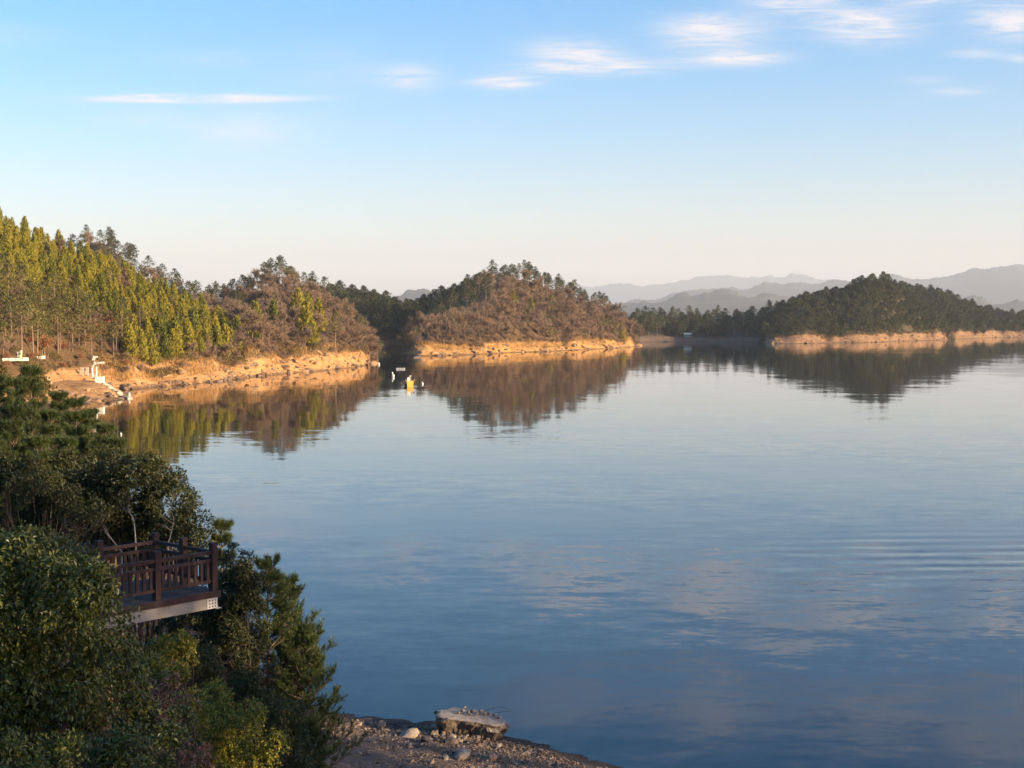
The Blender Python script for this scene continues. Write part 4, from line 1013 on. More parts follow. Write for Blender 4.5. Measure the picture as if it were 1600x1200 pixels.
def lump_leaves(rng, lumps, n, L, W, droop, fine=0.55, nsub=26):
    """leaves in small sprays over a crown of overlapping lumps, each lump itself lumpy"""
    C = np.array([l[0] for l in lumps]); r = np.array([l[1] for l in lumps])
    # secondary lumps on the surface of every main lump
    C2 = []; r2 = []
    for c, rr in zip(C, r):
        k = max(6, int(nsub * rr * rr)); d = unit(rng.normal(size=(k, 3)) + np.array([0, -0.35, 0.25]))
        C2.append(c + d * rr * np.array([1, 1, 0.95]) * (0.62 + 0.3 * rng.random((k, 1)))); r2.append(np.full(k, 0.30 * rr ** 0.6) * (0.75 + 0.6 * rng.random(k)))
    C2 = np.vstack(C2); r2 = np.concatenate(r2)
    pr = r2 ** 2 / (r2 ** 2).sum(); i = rng.choice(len(C2), n, p=pr)
    nsp = n // 5; sp_i = rng.choice(len(C2), nsp, p=pr)
    u = unit(rng.normal(size=(nsp, 3)) + np.array([0, -0.15, 0.35]))
    S = C2[sp_i] + u * r2[sp_i][:, None] * (0.55 + 0.5 * rng.random((nsp, 1)))
    P = np.repeat(S, 5, 0) + rng.normal(size=(nsp * 5, 3)) * L * 0.35
    U = np.repeat(u, 5, 0); m = len(P)
    D = U * 0.55 + rng.normal(size=(m, 3)) * 0.6 + np.array([0, 0, -droop])
    N = U * 0.7 + np.array([0, 0, 0.8]) + rng.normal(size=(m, 3)) * 0.45
    LL = L * (0.65 + 0.6 * rng.random(m))
    return leaves(P, D, N, LL, LL * W / L), C2
def stems(root_pts, targets, rng, r0=0.05, mat='twig_near', wig=0.12, name='branches'):
    segs = []
    for q in targets:
        p0 = root_pts[rng.integers(len(root_pts))]; n = 5; prev = np.array(p0, float); rr = r0
        for k in range(1, n + 1):
            u = k / n; c = p0 + (q - p0) * u + np.array([0, 0, 0.25 * math.sin(u * math.pi) * np.linalg.norm(q - p0) * 0.3]) + rng.normal(size=3) * wig * (1 if k < n else 0)
            r1 = r0 * (1 - 0.8 * u); segs.append((tuple(prev), tuple(c), rr, r1)); prev = c; rr = r1
    return limbs_mesh(name, segs, M[mat], 5)
def leafy(name, label, cat, spec, depth, n, L, W, mat, droop=0.35, base_px=None, group=None, nst=26, r0=0.045, seed=1, nsub=26, depth_var=0.5):
    """spec: lumps as photo px, py, radius px at the given depth"""
    rng = np.random.default_rng(seed)
    lumps = []
    for (px, py, rpx) in spec:
        dd = depth + rng.normal() * depth_var; lumps.append((at(px, py, dd), rpx / FPX * dd))
    c = np.mean([l[0] for l in lumps], 0)
    bx_ = at(base_px, 1000, depth)[0] if base_px is not None else c[0]
    b = np.array([bx_, depth + 0.2, base_under(bx_, depth + 0.2)])
    root = empty(name, tuple(b)); tag(root, label, cat, group)
    (V, F), C2 = lump_leaves(rng, [(l[0] - b, l[1]) for l in lumps], n, L, W, droop, nsub=nsub)
    link('crown', make_mesh('crown', V, F, [M[mat]]), root)['kind'] = 'stuff'
    cb = C2[C2[:, 1] > np.median(C2[:, 1]) - 0.1]
    tg = cb[rng.choice(len(cb), min(nst, len(cb)), replace=False)]
    hub = np.mean([l[0] for l in lumps], 0) - b
    me = stems([np.array([0, 0, -0.3]), np.array([0.15, 0.1, -0.3]), np.array([-0.2, 0.05, -0.3])], tg, rng, r0)
    link('branches', me, root)['kind'] = 'stuff'
    return root
leafy('broadleaf_tree', 'large glossy green broadleaf tree filling the lower left corner', 'tree',
      [(45, 925, 105), (130, 925, 82), (-40, 930, 110), (10, 1030, 120), (105, 1025, 105), (180, 1000, 62), (165, 1085, 75), (30, 1130, 110), (-50, 1080, 120), (210, 1040, 40), (110, 880, 48), (20, 860, 42)],
      21.0, 72000, 0.082, 0.040, 'glossy', 0.45, 40, seed=101, r0=0.06, nsub=30)
leafy('low_bush', 'dark green leafy bush at the bottom edge below the broadleaf tree', 'bush', [(200, 1190, 62), (255, 1180, 42), (130, 1205, 60), (60, 1215, 70)], 18.5, 9000, 0.07, 0.032, 'glossy', 0.3, 180, seed=103)
leafy('golden_bush', 'dome of yellow-green bush at the bottom beside the beach pines', 'bush', [(345, 1130, 62), (300, 1110, 48), (375, 1180, 58), (330, 1200, 70), (390, 1135, 38), (295, 1180, 50)], 25.0, 24000, 0.065, 0.03, 'yellowgreen', 0.15, 340, seed=107)
leafy('small_golden_bush', 'small yellow-green bush under the platform beam', 'bush', [(262, 1015, 34), (285, 1030, 26), (250, 1045, 32), (275, 1060, 26)], 27.0, 8000, 0.065, 0.03, 'yellowgreen', 0.2, 262, seed=109)
leafy('red_leaved_shrub', 'reddish-leaved shrub between the broadleaf tree and the golden bush', 'shrub', [(255, 1085, 30), (280, 1110, 26), (235, 1115, 28), (270, 1130, 24)], 22.5, 900, 0.07, 0.034, 'red', 0.3, 245, seed=113, nst=60, r0=0.014)
leafy('red_leaved_shrub', 'sparse reddish-leaved shrub at the bottom edge under the golden bush', 'shrub', [(300, 1180, 26), (318, 1195, 28), (285, 1205, 24)], 21.0, 500, 0.065, 0.032, 'red', 0.3, 300, seed=114, nst=50, r0=0.014)
leafy('green_shrub', 'mid-green shrub between the golden bush and the beach', 'shrub', [(440, 1120, 42), (430, 1165, 52), (465, 1185, 34), (415, 1200, 48), (455, 1150, 30)], 32.0, 14000, 0.075, 0.034, 'olive', 0.2, 438, seed=117)
leafy('dark_broadleaf_tree', 'dark small-leaved tree behind the platform railing', 'tree', [(165, 765, 48), (215, 760, 52), (265, 785, 50), (295, 825, 42), (225, 825, 60), (160, 825, 55), (120, 780, 45), (310, 865, 36), (270, 860, 40)], 43.0, 46000, 0.105, 0.056, 'darkleaf', 0.15, 220, seed=121, r0=0.07, depth_var=0.9)
leafy('dark_broadleaf_tree', 'olive-brown leafy tree right of the platform corner post', 'tree', [(362, 885, 34), (385, 900, 30), (350, 930, 36), (375, 950, 36), (345, 975, 34), (330, 1005, 38), (362, 1010, 38)], 38.5, 20000, 0.09, 0.048, 'darkleaf', 0.2, 365, seed=123, r0=0.05)
leafy('olive_bush', 'olive leafy bush low on the slope left of the thicket', 'bush', [(70, 745, 38), (110, 735, 34), (150, 725, 32), (185, 720, 26)], 46.0, 7000, 0.09, 0.045, 'darkleaf', 0.15, 110, seed=125)
leafy('round_shrub', 'sunlit round olive shrub beyond the pines at the left edge', 'shrub', [(52, 592, 24), (38, 605, 22), (66, 608, 20)], 118.0, 3500, 0.3, 0.14, 'bush', 0.0, 52, seed=127, nsub=8)
leafy('round_shrub', 'sunlit yellowish shrub at the very left edge below the white wall', 'shrub', [(2, 592, 18), (8, 605, 14)], 112.0, 1800, 0.3, 0.14, 'bush', 0.0, 4, seed=128, nsub=8)

def thicket(name, label, px, py, depth, wpx, hpx, n, mat, seed, r=0.012, up=0.8, cat='thicket'):
    """a tangle of thin leafless branches rising from the ground"""
    rng = np.random.default_rng(seed); c = at(px, py, depth); s = depth / FPX
    b = np.array([c[0], depth, base_under(c[0], depth)]); root = empty(name, tuple(b)); tag(root, label, cat)
    top = c[2] - b[2]; segs = []; tw = []
    for i in range(n):
        p = np.array([rng.normal() * wpx * s * 0.4, rng.normal() * 0.8, max(0.0, top - hpx * s) * (0.5 + 0.5 * rng.random())])
        d = unit(np.array([rng.normal() * 0.7, rng.normal() * 0.5, up])); L = hpx * s * (0.5 + 0.6 * rng.random()); st = 6; rr = r * (0.7 + 0.8 * rng.random())
        for k in range(st):
            q = p + d * L / st; segs.append((tuple(p), tuple(q), rr, rr * 0.8)); rr *= 0.8; p = q
            d = unit(d + rng.normal(size=3) * 0.28 + np.array([0, 0, -0.04]))
            if k > 0:
                for _ in range(3): tw.append((p, unit(d + rng.normal(size=3) * 0.7)))
    P = np.array([a for a, _ in tw]); D = np.array([d for _, d in tw])
    V, F = slivers(P, D, 0.25 + 0.4 * rng.random(len(P)), 0.012, rng)
    link('twigs', make_mesh('twigs', V, F, [M[mat]]), root)['kind'] = 'stuff'; link('branches', limbs_mesh('branches', segs, M[mat], 3), root)['kind'] = 'stuff'
thicket('bramble_thicket', 'tangle of brown leafless stems at the left edge above the broadleaf tree', 45, 800, 33, 120, 60, 170, 'twig_near', 201)
thicket('bramble_thicket', 'dark leafless tangle left of the platform railing', 120, 835, 36, 90, 50, 110, 'twig_near', 203)
thicket('bramble_thicket', 'brown leafless brush under the platform corner', 330, 1040, 34, 90, 50, 150, 'twig_near', 205)
thicket('bramble_thicket', 'fine bare branches below the platform beam', 290, 990, 37, 80, 30, 90, 'twig_near', 207, up=0.3)
thicket('bramble_thicket', 'leafless stems at the foot of the red-leaved shrub', 215, 1125, 21.5, 90, 40, 70, 'twig_near', 209, r=0.008, up=0.35)

def sapling(name, label, px, py, depth, hpx, seed, lean=0.0, mat='pale_twig'):
    rng = np.random.default_rng(seed); s = depth / FPX; p0 = at(px, py, depth); root = empty(name, tuple(p0)); tag(root, label, 'sapling')
    segs = []
    def g(p, d, L, r, lev):
        for k in range(4):
            q = p + d * L / 4; segs.append((tuple(p), tuple(q), r, r * 0.85)); p = q; r *= 0.85; d = unit(d + rng.normal(size=3) * 0.13)
            if lev < 3 and (k >= 1): g(p, unit(d + rng.normal(size=3) * 0.5), L * 0.5, r * 0.6, lev + 1)
    h = hpx * s
    bz = base_under(p0[0], p0[1]) - p0[2]
    segs.append(((0, 0, min(bz, 0) - 0.2), (0, 0, 0.0), 0.03, 0.025)); g(np.zeros(3), unit(np.array([lean, 0, 1])), h * 0.75, 0.024, 0)
    link('branches', limbs_mesh('branches', segs, M[mat], 4), root)
sapling('bare_sapling', 'pale bare sapling forking above the platform railing', 212, 850, 39.0, 85, 301, -0.05)
sapling('bare_sapling', 'pale bare sapling leaning right behind the middle end post', 262, 850, 39.5, 60, 303, 0.35)
sapling('bare_sapling', 'thin pale dead branch leaning left behind the railing', 190, 862, 38.0, 45, 305, -1.0)

def near_pine(name, label, px, pytop, depth, width_px, seed, H=None, full=1.0, needle=0.15, lean=0.0, spacing=0.5, group=None, lo=0.15):
    """young pine: whorls of upswept branches ending in upright brushes of needles"""
    rng = np.random.default_rng(seed); s = depth / FPX
    t = at(px, pytop, depth); gz = base_under(t[0], depth); h = t[2] - gz
    root = empty(name, (t[0], depth, gz)); tag(root, label, 'pine', group)
    Wd = width_px * s; segs = []; shoots = []
    ax = lambda z: np.array([lean * (z / h - 1) * h, 0, z])
    nz = 8
    for k in range(nz): segs.append((tuple(ax(h * k / nz - (0.3 if k == 0 else 0))), tuple(ax(h * (k + 1) / nz)), 0.012 * h * (1 - k / nz) + 0.012, 0.012 * h * (1 - (k + 1) / nz) + 0.01))
    shoots.append((ax(h - 0.35), np.array([0, 0, 1.0]), 0.45))
    z = h - 0.3
    while z > h * lo:
        f = (h - z) / h; L = Wd * min(1.0, (f * 1.9) ** 0.75) * (0.75 + 0.4 * rng.random()); nb = int(4 + 2 * rng.random()); a0 = rng.random() * 6.28
        for b in range(nb):
            a = a0 + b * 6.28 / nb + rng.normal() * 0.25; d = np.array([math.cos(a), math.sin(a), 0.35 + 0.25 * (1 - f)]); d = unit(d); p = ax(z); Lb = max(0.25, L * (0.7 + 0.5 * rng.random())); n = 5
            for k in range(n):
                q = p + d * Lb / n; segs.append((tuple(p), tuple(q), 0.02 * (1 - k / n) + 0.006, 0.02 * (1 - (k + 1) / n) + 0.006)); p = q; d = unit(d + np.array([0, 0, 0.10]) + rng.normal(size=3) * 0.07)
                if k >= 1:
                    for sd in (-1, 1):
                        if rng.random() < 0.85 * full:
                            e = unit(d + sd * np.cross(d, [0, 0, 1]) * (0.8 + 0.3 * rng.random()) + np.array([0, 0, 0.55])); l2 = Lb * 0.28 * (1 - 0.5 * k / n) + 0.1
                            q2 = p + e * l2; segs.append((tuple(p), tuple(q2), 0.007, 0.004)); shoots.append((q2 - e * 0.1, unit(e + np.array([0, 0, 0.5]) + rng.normal(size=3) * 0.3), 0.24)); shoots.append((p + e * l2 * 0.35, unit(e + np.array([0, 0, 0.4]) + rng.normal(size=3) * 0.4), 0.2)); shoots.append((p + e * l2 * 0.7, unit(d + rng.normal(size=3) * 0.6 + np.array([0, 0, 0.3])), 0.18))
            shoots.append((p - d * 0.08, unit(d + np.array([0, 0, 0.8])), 0.38))
        z -= spacing * (0.8 + 0.4 * rng.random())
    S = np.array([x[0] for x in shoots]); D = np.array([x[1] for x in shoots]); LS = np.array([x[2] for x in shoots])
    per = 42; m = len(S) * per
    u = rng.random(m); Sd = np.repeat(D, per, 0); P = np.repeat(S, per, 0) + Sd * (u * np.repeat(LS, per))[:, None]
    N = Sd * 0.8 + rng.normal(size=(m, 3)) * 0.5
    V, F = slivers(P, N, needle * (0.7 + 0.5 * rng.random(m)), 0.012, rng)
    link('needles', make_mesh('needles', V, F, [M['needle']]), root)['kind'] = 'stuff'
    link('trunk', limbs_mesh('trunk', segs, M['bark'], 5), root)
near_pine('beach_pine', 'tall dark pine leaning over the beach, right of the platform', 418, 880, 41, 92, 401, full=1.0, spacing=0.36)
near_pine('beach_pine', 'spreading dark pine with the farthest right branches above the beach', 472, 985, 40, 88, 402, full=1.0, spacing=0.34)
near_pine('beach_pine', 'slim pine top between the beach pines', 447, 905, 42.5, 34, 405, spacing=0.40)
near_pine('beach_pine', 'low dark pine at the bottom left corner of the beach', 478, 1128, 38, 42, 403, spacing=0.35)
near_pine('beach_pine', 'pine tip poking above the bush right of the railing', 346, 818, 43, 30, 404, spacing=0.5)
near_pine('slope_young_pine', 'tallest young pine with upright candles at the left edge', 48, 578, 52, 75, 411, spacing=0.45)
near_pine('slope_young_pine', 'young pine with candles right of the tallest one', 118, 628, 50, 62, 412, spacing=0.45)
near_pine('slope_young_pine', 'young pine cut by the left picture edge', -8, 590, 53, 70, 413, spacing=0.45)
near_pine('slope_young_pine', 'low young pine lowest of the left group, nearest the water', 165, 668, 49, 50, 414, spacing=0.42)
near_pine('slope_young_pine', 'young pine in front of the tallest one at the left edge', 78, 648, 47, 55, 415, spacing=0.42)

for k, (px, py, dep, wd, label) in enumerate(((20, 640, 46, 60, 'dark young pine low at the left picture edge'), (58, 690, 44, 58, 'dense young pine below the candles at the left'), (105, 690, 45.5, 55, 'dense young pine in the middle of the left pine group'), (140, 645, 52, 45, 'young pine just left of the landing spit reflection'), (178, 690, 47, 40, 'small young pine at the right end of the left pine group'), (-15, 690, 43, 60, 'young pine half outside the left picture edge'), (92, 618, 54, 50, 'young pine behind the two candled pines'), (22, 596, 55, 55, 'young pine behind the tallest pine at the left edge'))):
    near_pine('slope_young_pine', label, px, py, dep, wd, 430 + k, spacing=0.42)
leafy('olive_bush', 'dark leafy bush under the left pines beside the thicket', 'bush', [(40, 755, 42), (90, 770, 40), (5, 735, 36), (130, 800, 36)], 41.0, 12000, 0.095, 0.05, 'darkleaf', 0.15, 60, seed=141)
leafy('dark_broadleaf_tree', 'dark leafy mass under the platform corner', 'tree', [(300, 975, 30), (335, 960, 26), (265, 985, 24), (395, 985, 30), (380, 1050, 34), (345, 1055, 30), (400, 1020, 28)], 39.5, 14000, 0.085, 0.045, 'darkleaf', 0.2, 340, seed=143, r0=0.04)

leafy('green_shrub', 'dense green shrub right under the platform corner', 'shrub', [(300, 1040, 30), (335, 1035, 28), (370, 1085, 30), (320, 1065, 26), (400, 1075, 26)], 33.0, 12000, 0.07, 0.034, 'olive', 0.2, 330, seed=151)
leafy('green_shrub', 'dense green shrub between the red-leaved shrub and the golden bush', 'shrub', [(215, 1110, 34), (250, 1145, 30), (285, 1130, 22), (225, 1150, 28)], 22.0, 8000, 0.07, 0.034, 'glossy', 0.25, 230, seed=153)
# ------------------------------------------------------------------ rocks on the banks, small things on the shores and the water
from mathutils.bvhtree import BVHTree
_tv, _tf = [], []
for _n, (V, T, ob) in LAND.items():
    o_ = len(_tv); nn, rr = V.shape[:2]; _tv.extend(map(tuple, V.reshape(-1, 3)))
    idx = np.arange(nn * rr).reshape(nn, rr) + o_
    _tf.extend(map(tuple, np.stack([idx[:-1, :-1], idx[1:, :-1], idx[1:, 1:], idx[:-1, 1:]], -1).reshape(-1, 4)))
BV = BVHTree.FromPolygons(_tv, _tf)
def hit(px, py):
    d = Vector(ray(px, py)).normalized(); r = BV.ray_cast(Vector(CAM), d, 3000.0)
    return None if r[0] is None else np.array(r[0])
def drop(x, y):
    r = BV.ray_cast(Vector((x, y, 200.0)), Vector((0, 0, -1)), 400.0); return 0.0 if r[0] is None else r[0][2]
M['bank_rock'] = plain_mat('bank_rock', (0.24, 0.135, 0.06), (0.48, 0.30, 0.145), 2.0, 0.9, 0.5)
M['bank_rock_dark'] = plain_mat('bank_rock_dark', (0.11, 0.075, 0.05), (0.26, 0.18, 0.12), 2.0, 0.9, 0.5)
rf = np.random.default_rng(55)
BROCK = [rock_mesh('rock', rf, M['bank_rock' if k < 4 else 'bank_rock_dark'], 0.35 + 0.25 * rf.random(), 0.35, 2) for k in range(7)]
def bank_rocks(land, n, smin, smax, top=-0.15):
    V, T, ob = LAND[land]; cand = scatter(land, 0.8, (-1.0, top), rf, lambda p, t: in_view(p) and p[2] > -0.2 and rf.random() < (1.0 if p[2] < 1.0 else 0.4), n)
    for p, t in cand:
        s = smin + (smax - smin) * rf.random() ** 2.2
        low = p[2] < 0.7
        m = BROCK[rf.integers(4, 7)] if (low and rf.random() < 0.6) else BROCK[rf.integers(7)]
        o = link('rock', m, ob, loc=(p[0], p[1], p[2] + s * 0.08), scale=(s * 1.3, s, s * (0.7 + 0.6 * rf.random())))
        o.rotation_euler = (rf.normal() * 0.2, rf.normal() * 0.2, rf.random() * 6.28)
bank_rocks('left_hillside', 190, 0.22, 1.35); bank_rocks('brown_wood_hill', 180, 0.25, 1.45); bank_rocks('middle_island', 170, 0.3, 1.45); bank_rocks('right_island', 110, 0.35, 1.3); bank_rocks('landing_spit', 90, 0.2, 0.9); bank_rocks('far_right_shore', 60, 0.4, 1.4)
# dry orange grass along the tops of the sunny banks
def bank_grass(land, n, H, trange, label, pxr):
    V, T, ob = LAND[land]; P = []
    for p, t in scatter(land, 0.35, trange, rf, lambda p, t: pxr[0] < proj(p)[0] < pxr[1] and rf.random() < 0.15 + 1.4 * max(0, float(vnoise(np.array(p[0] / 5), np.array(p[1] / 5), 8))), n): P.append(p)
    P = np.repeat(np.array(P), 9, 0); m = len(P); P = P + rf.normal(size=(m, 3)) * np.array([0.25, 0.25, 0])
    Vv, F = slivers(P, np.column_stack([rf.normal(size=m) * 0.35, rf.normal(size=m) * 0.35, np.ones(m)]), H * (0.5 + rf.random(m)), 0.09, rf)
    if 'dry_grass' not in M: M['dry_grass'] = leaf_mat('dry_grass', [(0.3, 0.16, 0.05), (0.45, 0.26, 0.09), (0.55, 0.36, 0.14)], 0.25, 0.8, 0.1, 0.0)
    tag(link('dry_grass', make_mesh('dry_grass', Vv, F, [M['dry_grass']])), label, 'grass', kind='stuff')
bank_grass('left_hillside', 900, 0.9, (-0.6, 0.12), 'dry orange grass tufts along the left bank', (150, 460))
bank_grass('brown_wood_hill', 700, 0.9, (-0.5, 0.1), 'dry orange grass along the bank of the brown hill', (380, 600))
bank_grass('middle_island', 900, 1.0, (-0.6, 0.08), 'dry golden grass along the middle island bank', (640, 1000))

M['white_paint'] = plain_mat('white_paint', (0.66, 0.7, 0.58), (0.8, 0.82, 0.72), 2.0, 0.5)
M['pale_concrete'] = plain_mat('pale_concrete', (0.45, 0.38, 0.28), (0.62, 0.54, 0.42), 1.5, 0.85)
M['dark_metal'] = plain_mat('dark_metal', (0.05, 0.05, 0.05), (0.09, 0.085, 0.08), 3.0, 0.5)
M['yellow_paint'] = plain_mat('yellow_paint', (0.7, 0.43, 0.07), (0.8, 0.52, 0.12), 3.0, 0.5)
M['red_paint'] = plain_mat('faded_red', (0.5, 0.16, 0.1), (0.6, 0.24, 0.17), 3.0, 0.6)
M['grey_float'] = plain_mat('grey_float', (0.36, 0.37, 0.38), (0.5, 0.51, 0.52), 2.0, 0.6)
M['teal_paint'] = plain_mat('teal_paint', (0.28, 0.42, 0.37), (0.4, 0.54, 0.48), 2.0, 0.6)

# white curved frame with arm, on the spit
def crane():
    p = hit(155, 598); p = p if p is not None else at(155, 598, 276)
    k = p[1] / FPX; X = lambda px: (px - 155) * k; Z = lambda py: (598 - py) * k
    root = empty('landing_crane', tuple(p)); tag(root, 'white curved post frame with horizontal arm on the landing spit', 'crane'); w = M['white_paint']
    m = MB(); m.box((X(156), 0, Z(593) - 0.3), (0.75, 0.6, 0.85)); m.build('base_block', w, root)
    u = np.linspace(0, 1, 8)
    m = MB(); pts = [(X(145), 0, Z(592)), (X(144.3), 0, Z(585)), (X(144.3), 0, Z(576)), (X(145.3), 0, Z(572)), (X(148), 0, Z(568.5)), (X(150), 0, Z(566))]; m.tube(pts, 0.17, 7); m.build('curved_post', w, root)
    m = MB(); m.tube([(X(151), 0, Z(593)), (X(151), 0, Z(583)), (X(150.8), 0, Z(573))], 0.14, 7); m.build('straight_post', w, root)
    m = MB(); m.box((X(148), 0, Z(587)), (0.5, 0.18, 0.12)); m.box((X(147.5), 0, Z(590.5)), (0.45, 0.2, 0.16)); m.build('cross_bar', w, root)
    m = MB(); m.tube([(X(152), 0, Z(567.8)), (X(157), 0, Z(567)), (X(163), 0, Z(566.5))], [0.22, 0.24, 0.2], 8); m.build('arm', w, root)
    m = MB(); m.box((X(149), 0, Z(568)), (0.22, 0.22, 0.25)); m.build('joint', w, root)
    m = MB(); m.tube([(X(148), 0, Z(566)), (X(148.5), 0, Z(560))], 0.05, 5); l = m.build('lamp_post', w, root)
    for (a, b, h) in ((146.5, 561.5, 0.16), (148, 558, 0.22), (151.3, 557.5, 0.15)):
        m = MB(); m.box((X(a), 0, Z(b)), (h * 1.1, 0.15, h)); m.build('flood_lamp', w, root)
    m = MB(); m.tube([(X(158.6), 0, Z(590)), (X(158.6), 0, Z(569))], 0.045, 5); m.build('stay_rod', M['dark_metal'], root)
    # steps down to the water
    a = np.array([p[0] + X(163), p[1] - 0.2]); b = gnd(203, 621.5, 0.2)[:2]
    root2 = empty('landing_steps', (a[0], a[1], 0)); tag(root2, 'pale concrete steps running down the spit to the water', 'steps')
    n = 16; d = unit(b - a); pr = np.array([-d[1], d[0]])
    for i in range(n):
        c = a + (b - a) * (i + 0.5) / n; z = max(drop(c[0], c[1]), 0.05) + 0.22; L = np.linalg.norm(b - a) / n
        m = MB(); q = [c + d * s1 * L * 0.55 + pr * s2 * 0.45 for s1, s2 in ((-1, -1), (1, -1), (1, 1), (-1, 1))]
        m.hexa([(x - a[0], y - a[1], z - 0.7) for x, y in q] + [(x - a[0], y - a[1], z) for x, y in q]); m.build('step', M['pale_concrete'], root2)
        if i % 3 == 0:
            m = MB(); m.box((c[0] - a[0], c[1] - a[1], z + 0.05), (0.2, 0.2, 0.2)); m.build('kerb_block', M['pale_concrete'], root2)
    g = gnd(202, 622, 0.0); root3 = empty('mooring_post', tuple(g)); tag(root3, 'white mooring post at the tip of the landing spit', 'post')
    m = MB(); m.tube([(0, 0, -0.8), (0, 0, 0.9)], 0.17, 8); m.build('shaft', M['white_paint'], root3); m = MB(); m.lathe([(0.0, 1.05), (0.2, 1.0), (0.22, 0.9), (0.17, 0.86)], 8); m.build('cap', M['white_paint'], root3)
crane()
# low white wall, cabinet and tablets among the left trees
def left_bits():
    w = M['white_paint']
    for (x0, x1, py, name, label) in ((3, 45, 563, 'low_white_wall', 'long low white wall among the trunks at the left edge'), (57, 70, 560, 'low_white_wall', 'short low white wall right of the long one')):
        a = hit(x0, py); b = hit(x1, py - 1)
        if a is None or b is None: continue
        b = np.array([b[0], a[1] + 1.0, b[2]]); b = at(x1, py - 1, a[1] + 1.5)
        root = empty(name, tuple(a)); tag(root, label, 'wall'); n = max(2, int(np.linalg.norm(b - a) / 1.1)); d = (b - a)
        for i in range(n):
            m = MB(); m.beam(d * (i + 0.03) / n + np.array([0, 0, 0.1]), d * (i + 0.97) / n + np.array([0, 0, 0.1]), 0.3, 0.5 + 0.06 * (i % 2)); m.build('wall_block', w, root)
    a = hit(27, 560); k = a[1] / FPX
    root = empty('white_cabinet', (a[0], a[1] + 1.2, a[2])); tag(root, 'small white cabinet standing above the long white wall', 'cabinet')
    m = MB(); m.box((0, 0, 0.7), (3 * k, 0.3, 0.65)); m.build('body', w, root); m = MB(); m.box((0, -0.31, 0.7), (0.03, 0.01, 0.6)); m.build('door_gap', M['dark_metal'], root); m = MB(); m.box((0, 0, 1.38), (3.3 * k, 0.36, 0.04)); m.build('lid', w, root); m = MB(); m.box((0, 0, -0.3), (2.6 * k, 0.25, 0.36)); m.build('plinth', M['pale_concrete'], root)
    for i, (px, wd, label) in enumerate(((127, 7, 'left of two pale leaning stone tablets beside the white frame'), (135, 6, 'right of two pale leaning stone tablets beside the white frame'))):
        a = hit(px, 586); k = a[1] / FPX
        m = MB(); h = 12 * k; x = wd * k / 2; m.hexa([(-x, -0.08, -0.3), (x, -0.08, -0.3), (x, 0.12, -0.3), (-x, 0.12, -0.3), (-x * 0.75 + 0.15, 0.15, h), (x * 0.85 + 0.15, 0.15, h), (x * 0.85 + 0.15, 0.33, h), (-x * 0.75 + 0.15, 0.33, h)])
        o = m.build('stone_tablet', M['pale_concrete'], loc=tuple(a)); tag(o, label, 'tablet')
    a = hit(81, 600); b = at(71, 588, a[1] + 0.5); root = empty('white_handrail', tuple(a)); tag(root, 'short slanting white handrail left of the spit', 'handrail')
    m = MB(); m.tube([b - a + np.array([0, 0, 0.0]), np.array([0, 0, 0.35])], 0.09, 6); m.build('rail', w, root)
    for f in (0.05, 0.9): m = MB(); q = (b - a) * f; m.tube([(q[0], q[1], q[2] * 1.0 + 0.3), (q[0], q[1], q[2] - 1.2)], 0.08, 6); m.build('rail_post', w, root)
left_bits()
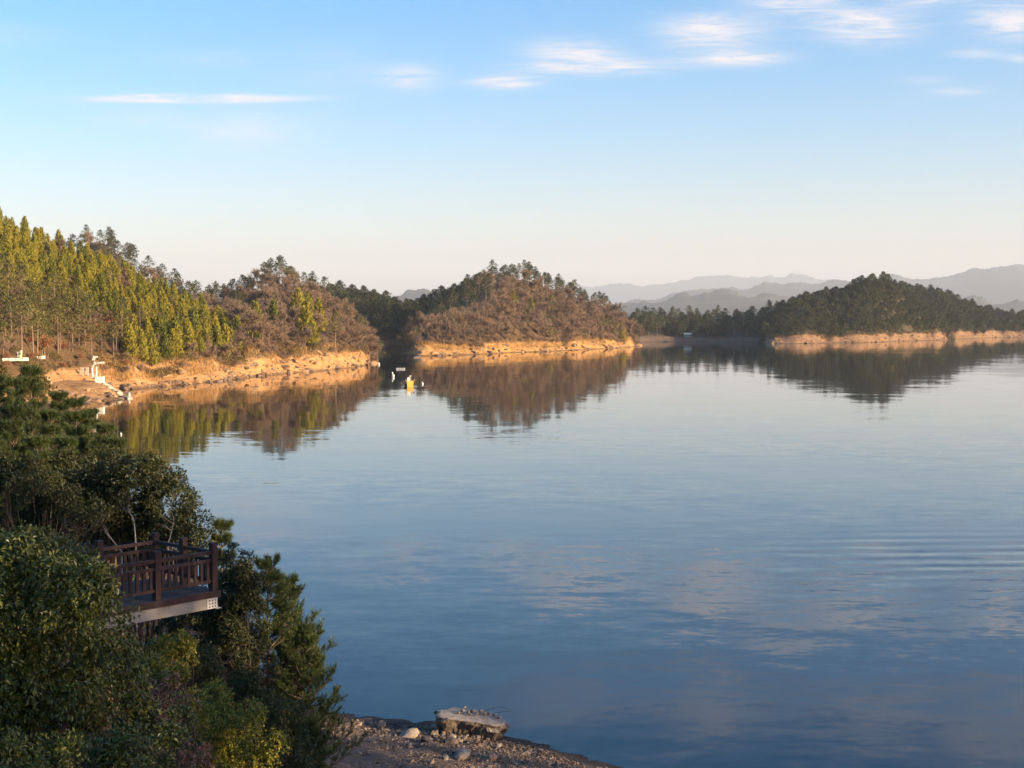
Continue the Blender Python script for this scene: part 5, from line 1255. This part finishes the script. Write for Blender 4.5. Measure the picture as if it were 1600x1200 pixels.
# boat and floats on the water
def boat():
    g = gnd(641, 604, 0.0); k = g[1] / FPX; root = empty('small_boat', tuple(g), 0.12); tag(root, 'small yellow boat with white box seen end-on near the channel', 'boat')
    m = MB(); secs = []
    for y, hw, z0, z1 in ((0.0, 0.78, -0.05, 1.2), (1.2, 0.85, -0.1, 1.15), (2.6, 0.7, -0.05, 1.25), (3.5, 0.15, 0.25, 1.45)):
        secs.append([(-hw * 0.8, y, z0), (hw * 0.8, y, z0), (hw, y, z1), (-hw, y, z1)])
    V = np.array(secs).reshape(-1, 3); F = [[0, 3, 2, 1], [12, 13, 14, 15]]
    for i in range(3):
        for j in range(4): F.append([i * 4 + j, i * 4 + (j + 1) % 4, (i + 1) * 4 + (j + 1) % 4, (i + 1) * 4 + j])
    m.add(V, F); m.build('hull', M['yellow_paint'], root)
    m = MB(); m.box((-0.3, 1.3, 1.55), (0.3, 0.4, 0.42)); m.build('cabin_box', M['white_paint'], root)
    m = MB(); m.tube([(0.0, 1.2, 1.3), (0.12, 1.2, 2.2)], 0.03, 5); m.box((0.1, 1.2, 2.25), (0.22, 0.1, 0.1)); m.build('lamp_mast', M['white_paint'], root)
    m = MB(); m.box((-1.05, 1.0, 0.35), (0.3, 0.7, 0.3)); m.build('engine_cover', M['dark_metal'], root)
    for sx in (-0.95, 0.95): m = MB(); m.tube([(sx, 0.2, 1.3), (sx, 1.4, 1.5), (sx * 0.9, 2.6, 1.45)], 0.12, 6); m.build('side_fender', M['red_paint'], root)
    g = gnd(613.5, 589, 0.0); root = empty('white_buoy', tuple(g)); tag(root, 'white double buoy left of the yellow boat', 'buoy')
    m = MB(); m.lathe([(0.02, -0.1), (0.3, 0.05), (0.36, 0.3), (0.28, 0.6), (0.08, 0.7)], 10, (0.1, 0, 0)); m.build('float_ball', M['white_paint'], root, True); m = MB(); m.lathe([(0.08, 0.7), (0.2, 0.85), (0.22, 1.05), (0.15, 1.25), (0.02, 1.3)], 10, (-0.08, 0, 0)); m.build('top_ball', M['white_paint'], root, True)
    for px, py, mt, r, label in ((660, 600.5, 'white_paint', 0.22, 'small white buoy right of the yellow boat'), (626, 599.5, 'dark_metal', 0.18, 'small dark buoy left of the yellow boat'), (592, 570, 'white_paint', 0.3, 'white buoy by the tip of the brown hill bank'), (189, 679, 'white_paint', 0.12, 'tiny white float near the left shore reflection')):
        g = gnd(px, py, 0.0); m = MB(); m.lathe([(0.01, -0.12), (r, 0.0), (r * 1.1, r * 0.8), (r * 0.7, r * 1.7), (r * 0.25, r * 1.9), (r * 0.25, r * 2.6), (0.01, r * 2.7)], 10)
        tag(m.build('buoy', M[mt], None, True, loc=tuple(g)), label, 'buoy')
    g = gnd(626, 577, 0.0); root = empty('floating_raft', tuple(g)); tag(root, 'grey floating raft behind the yellow boat', 'raft')
    for i in range(4): m = MB(); m.box((-0.95 + i * 0.63, 0, 0.12), (0.28, 0.9, 0.2)); m.build('pontoon', M['grey_float'], root)
    m = MB(); m.box((0, 0, 0.36), (1.3, 0.75, 0.035)); m.build('raft_deck', M['grey_float'], root)
    g = gnd(652, 559, 0.0); root = empty('driftwood', tuple(g)); tag(root, 'pale driftwood trunk with upright branch at the island\'s left end', 'driftwood')
    m = MB(); m.tube([(-1.3, 0, 0.15), (0, 0, 0.22), (1.2, 0, 0.25)], [0.3, 0.34, 0.25], 7); m.build('trunk', M['pale_twig'], root); m = MB(); m.tube([(1.1, 0, 0.2), (1.3, 0, 1.3), (1.9, 0, 2.2), (2.2, 0, 3.0)], [0.16, 0.14, 0.09, 0.03], 6); m.build('branch', M['pale_twig'], root)
boat()
def shed():
    p = hit(1075, 526); p = p if p is not None else at(1075, 526, 910)
    k = p[1] / FPX; root = empty('lakeside_shed', tuple(p)); tag(root, 'small pale teal shed under the pines of the low shore', 'shed')
    m = MB(); m.box((0, 0, 0.4), (6 * k, 1.0, 1.2)); m.build('wall', M['teal_paint'], root)
    m = MB(); x, y = 6.6 * k, 1.4; m.hexa([(-x, -y, 1.6), (x, -y, 1.6), (x, y, 2.3), (-x, y, 2.3), (-x, -y, 1.75), (x, -y, 1.75), (x, y, 2.45), (-x, y, 2.45)]); m.build('roof', M['white_paint'], root)
    for i in range(3): m = MB(); m.box((-4 * k + i * 4 * k, -1.02, 0.6), (1.2 * k, 0.02, 0.45)); m.build('window', M['dark_metal'], root)
    p = hit(1083.5, 524); p = p if p is not None else at(1083.5, 524, 910); root = empty('white_notice', tuple(p)); tag(root, 'small white notice on a post right of the teal shed', 'sign')
    m = MB(); m.tube([(0, 0, -0.4), (0, 0, 2.6)], 0.08, 6); m.build('post', M['dark_metal'], root); m = MB(); m.box((0, -0.1, 2.5), (0.6, 0.04, 0.6)); m.build('board', M['white_paint'], root)
shed()
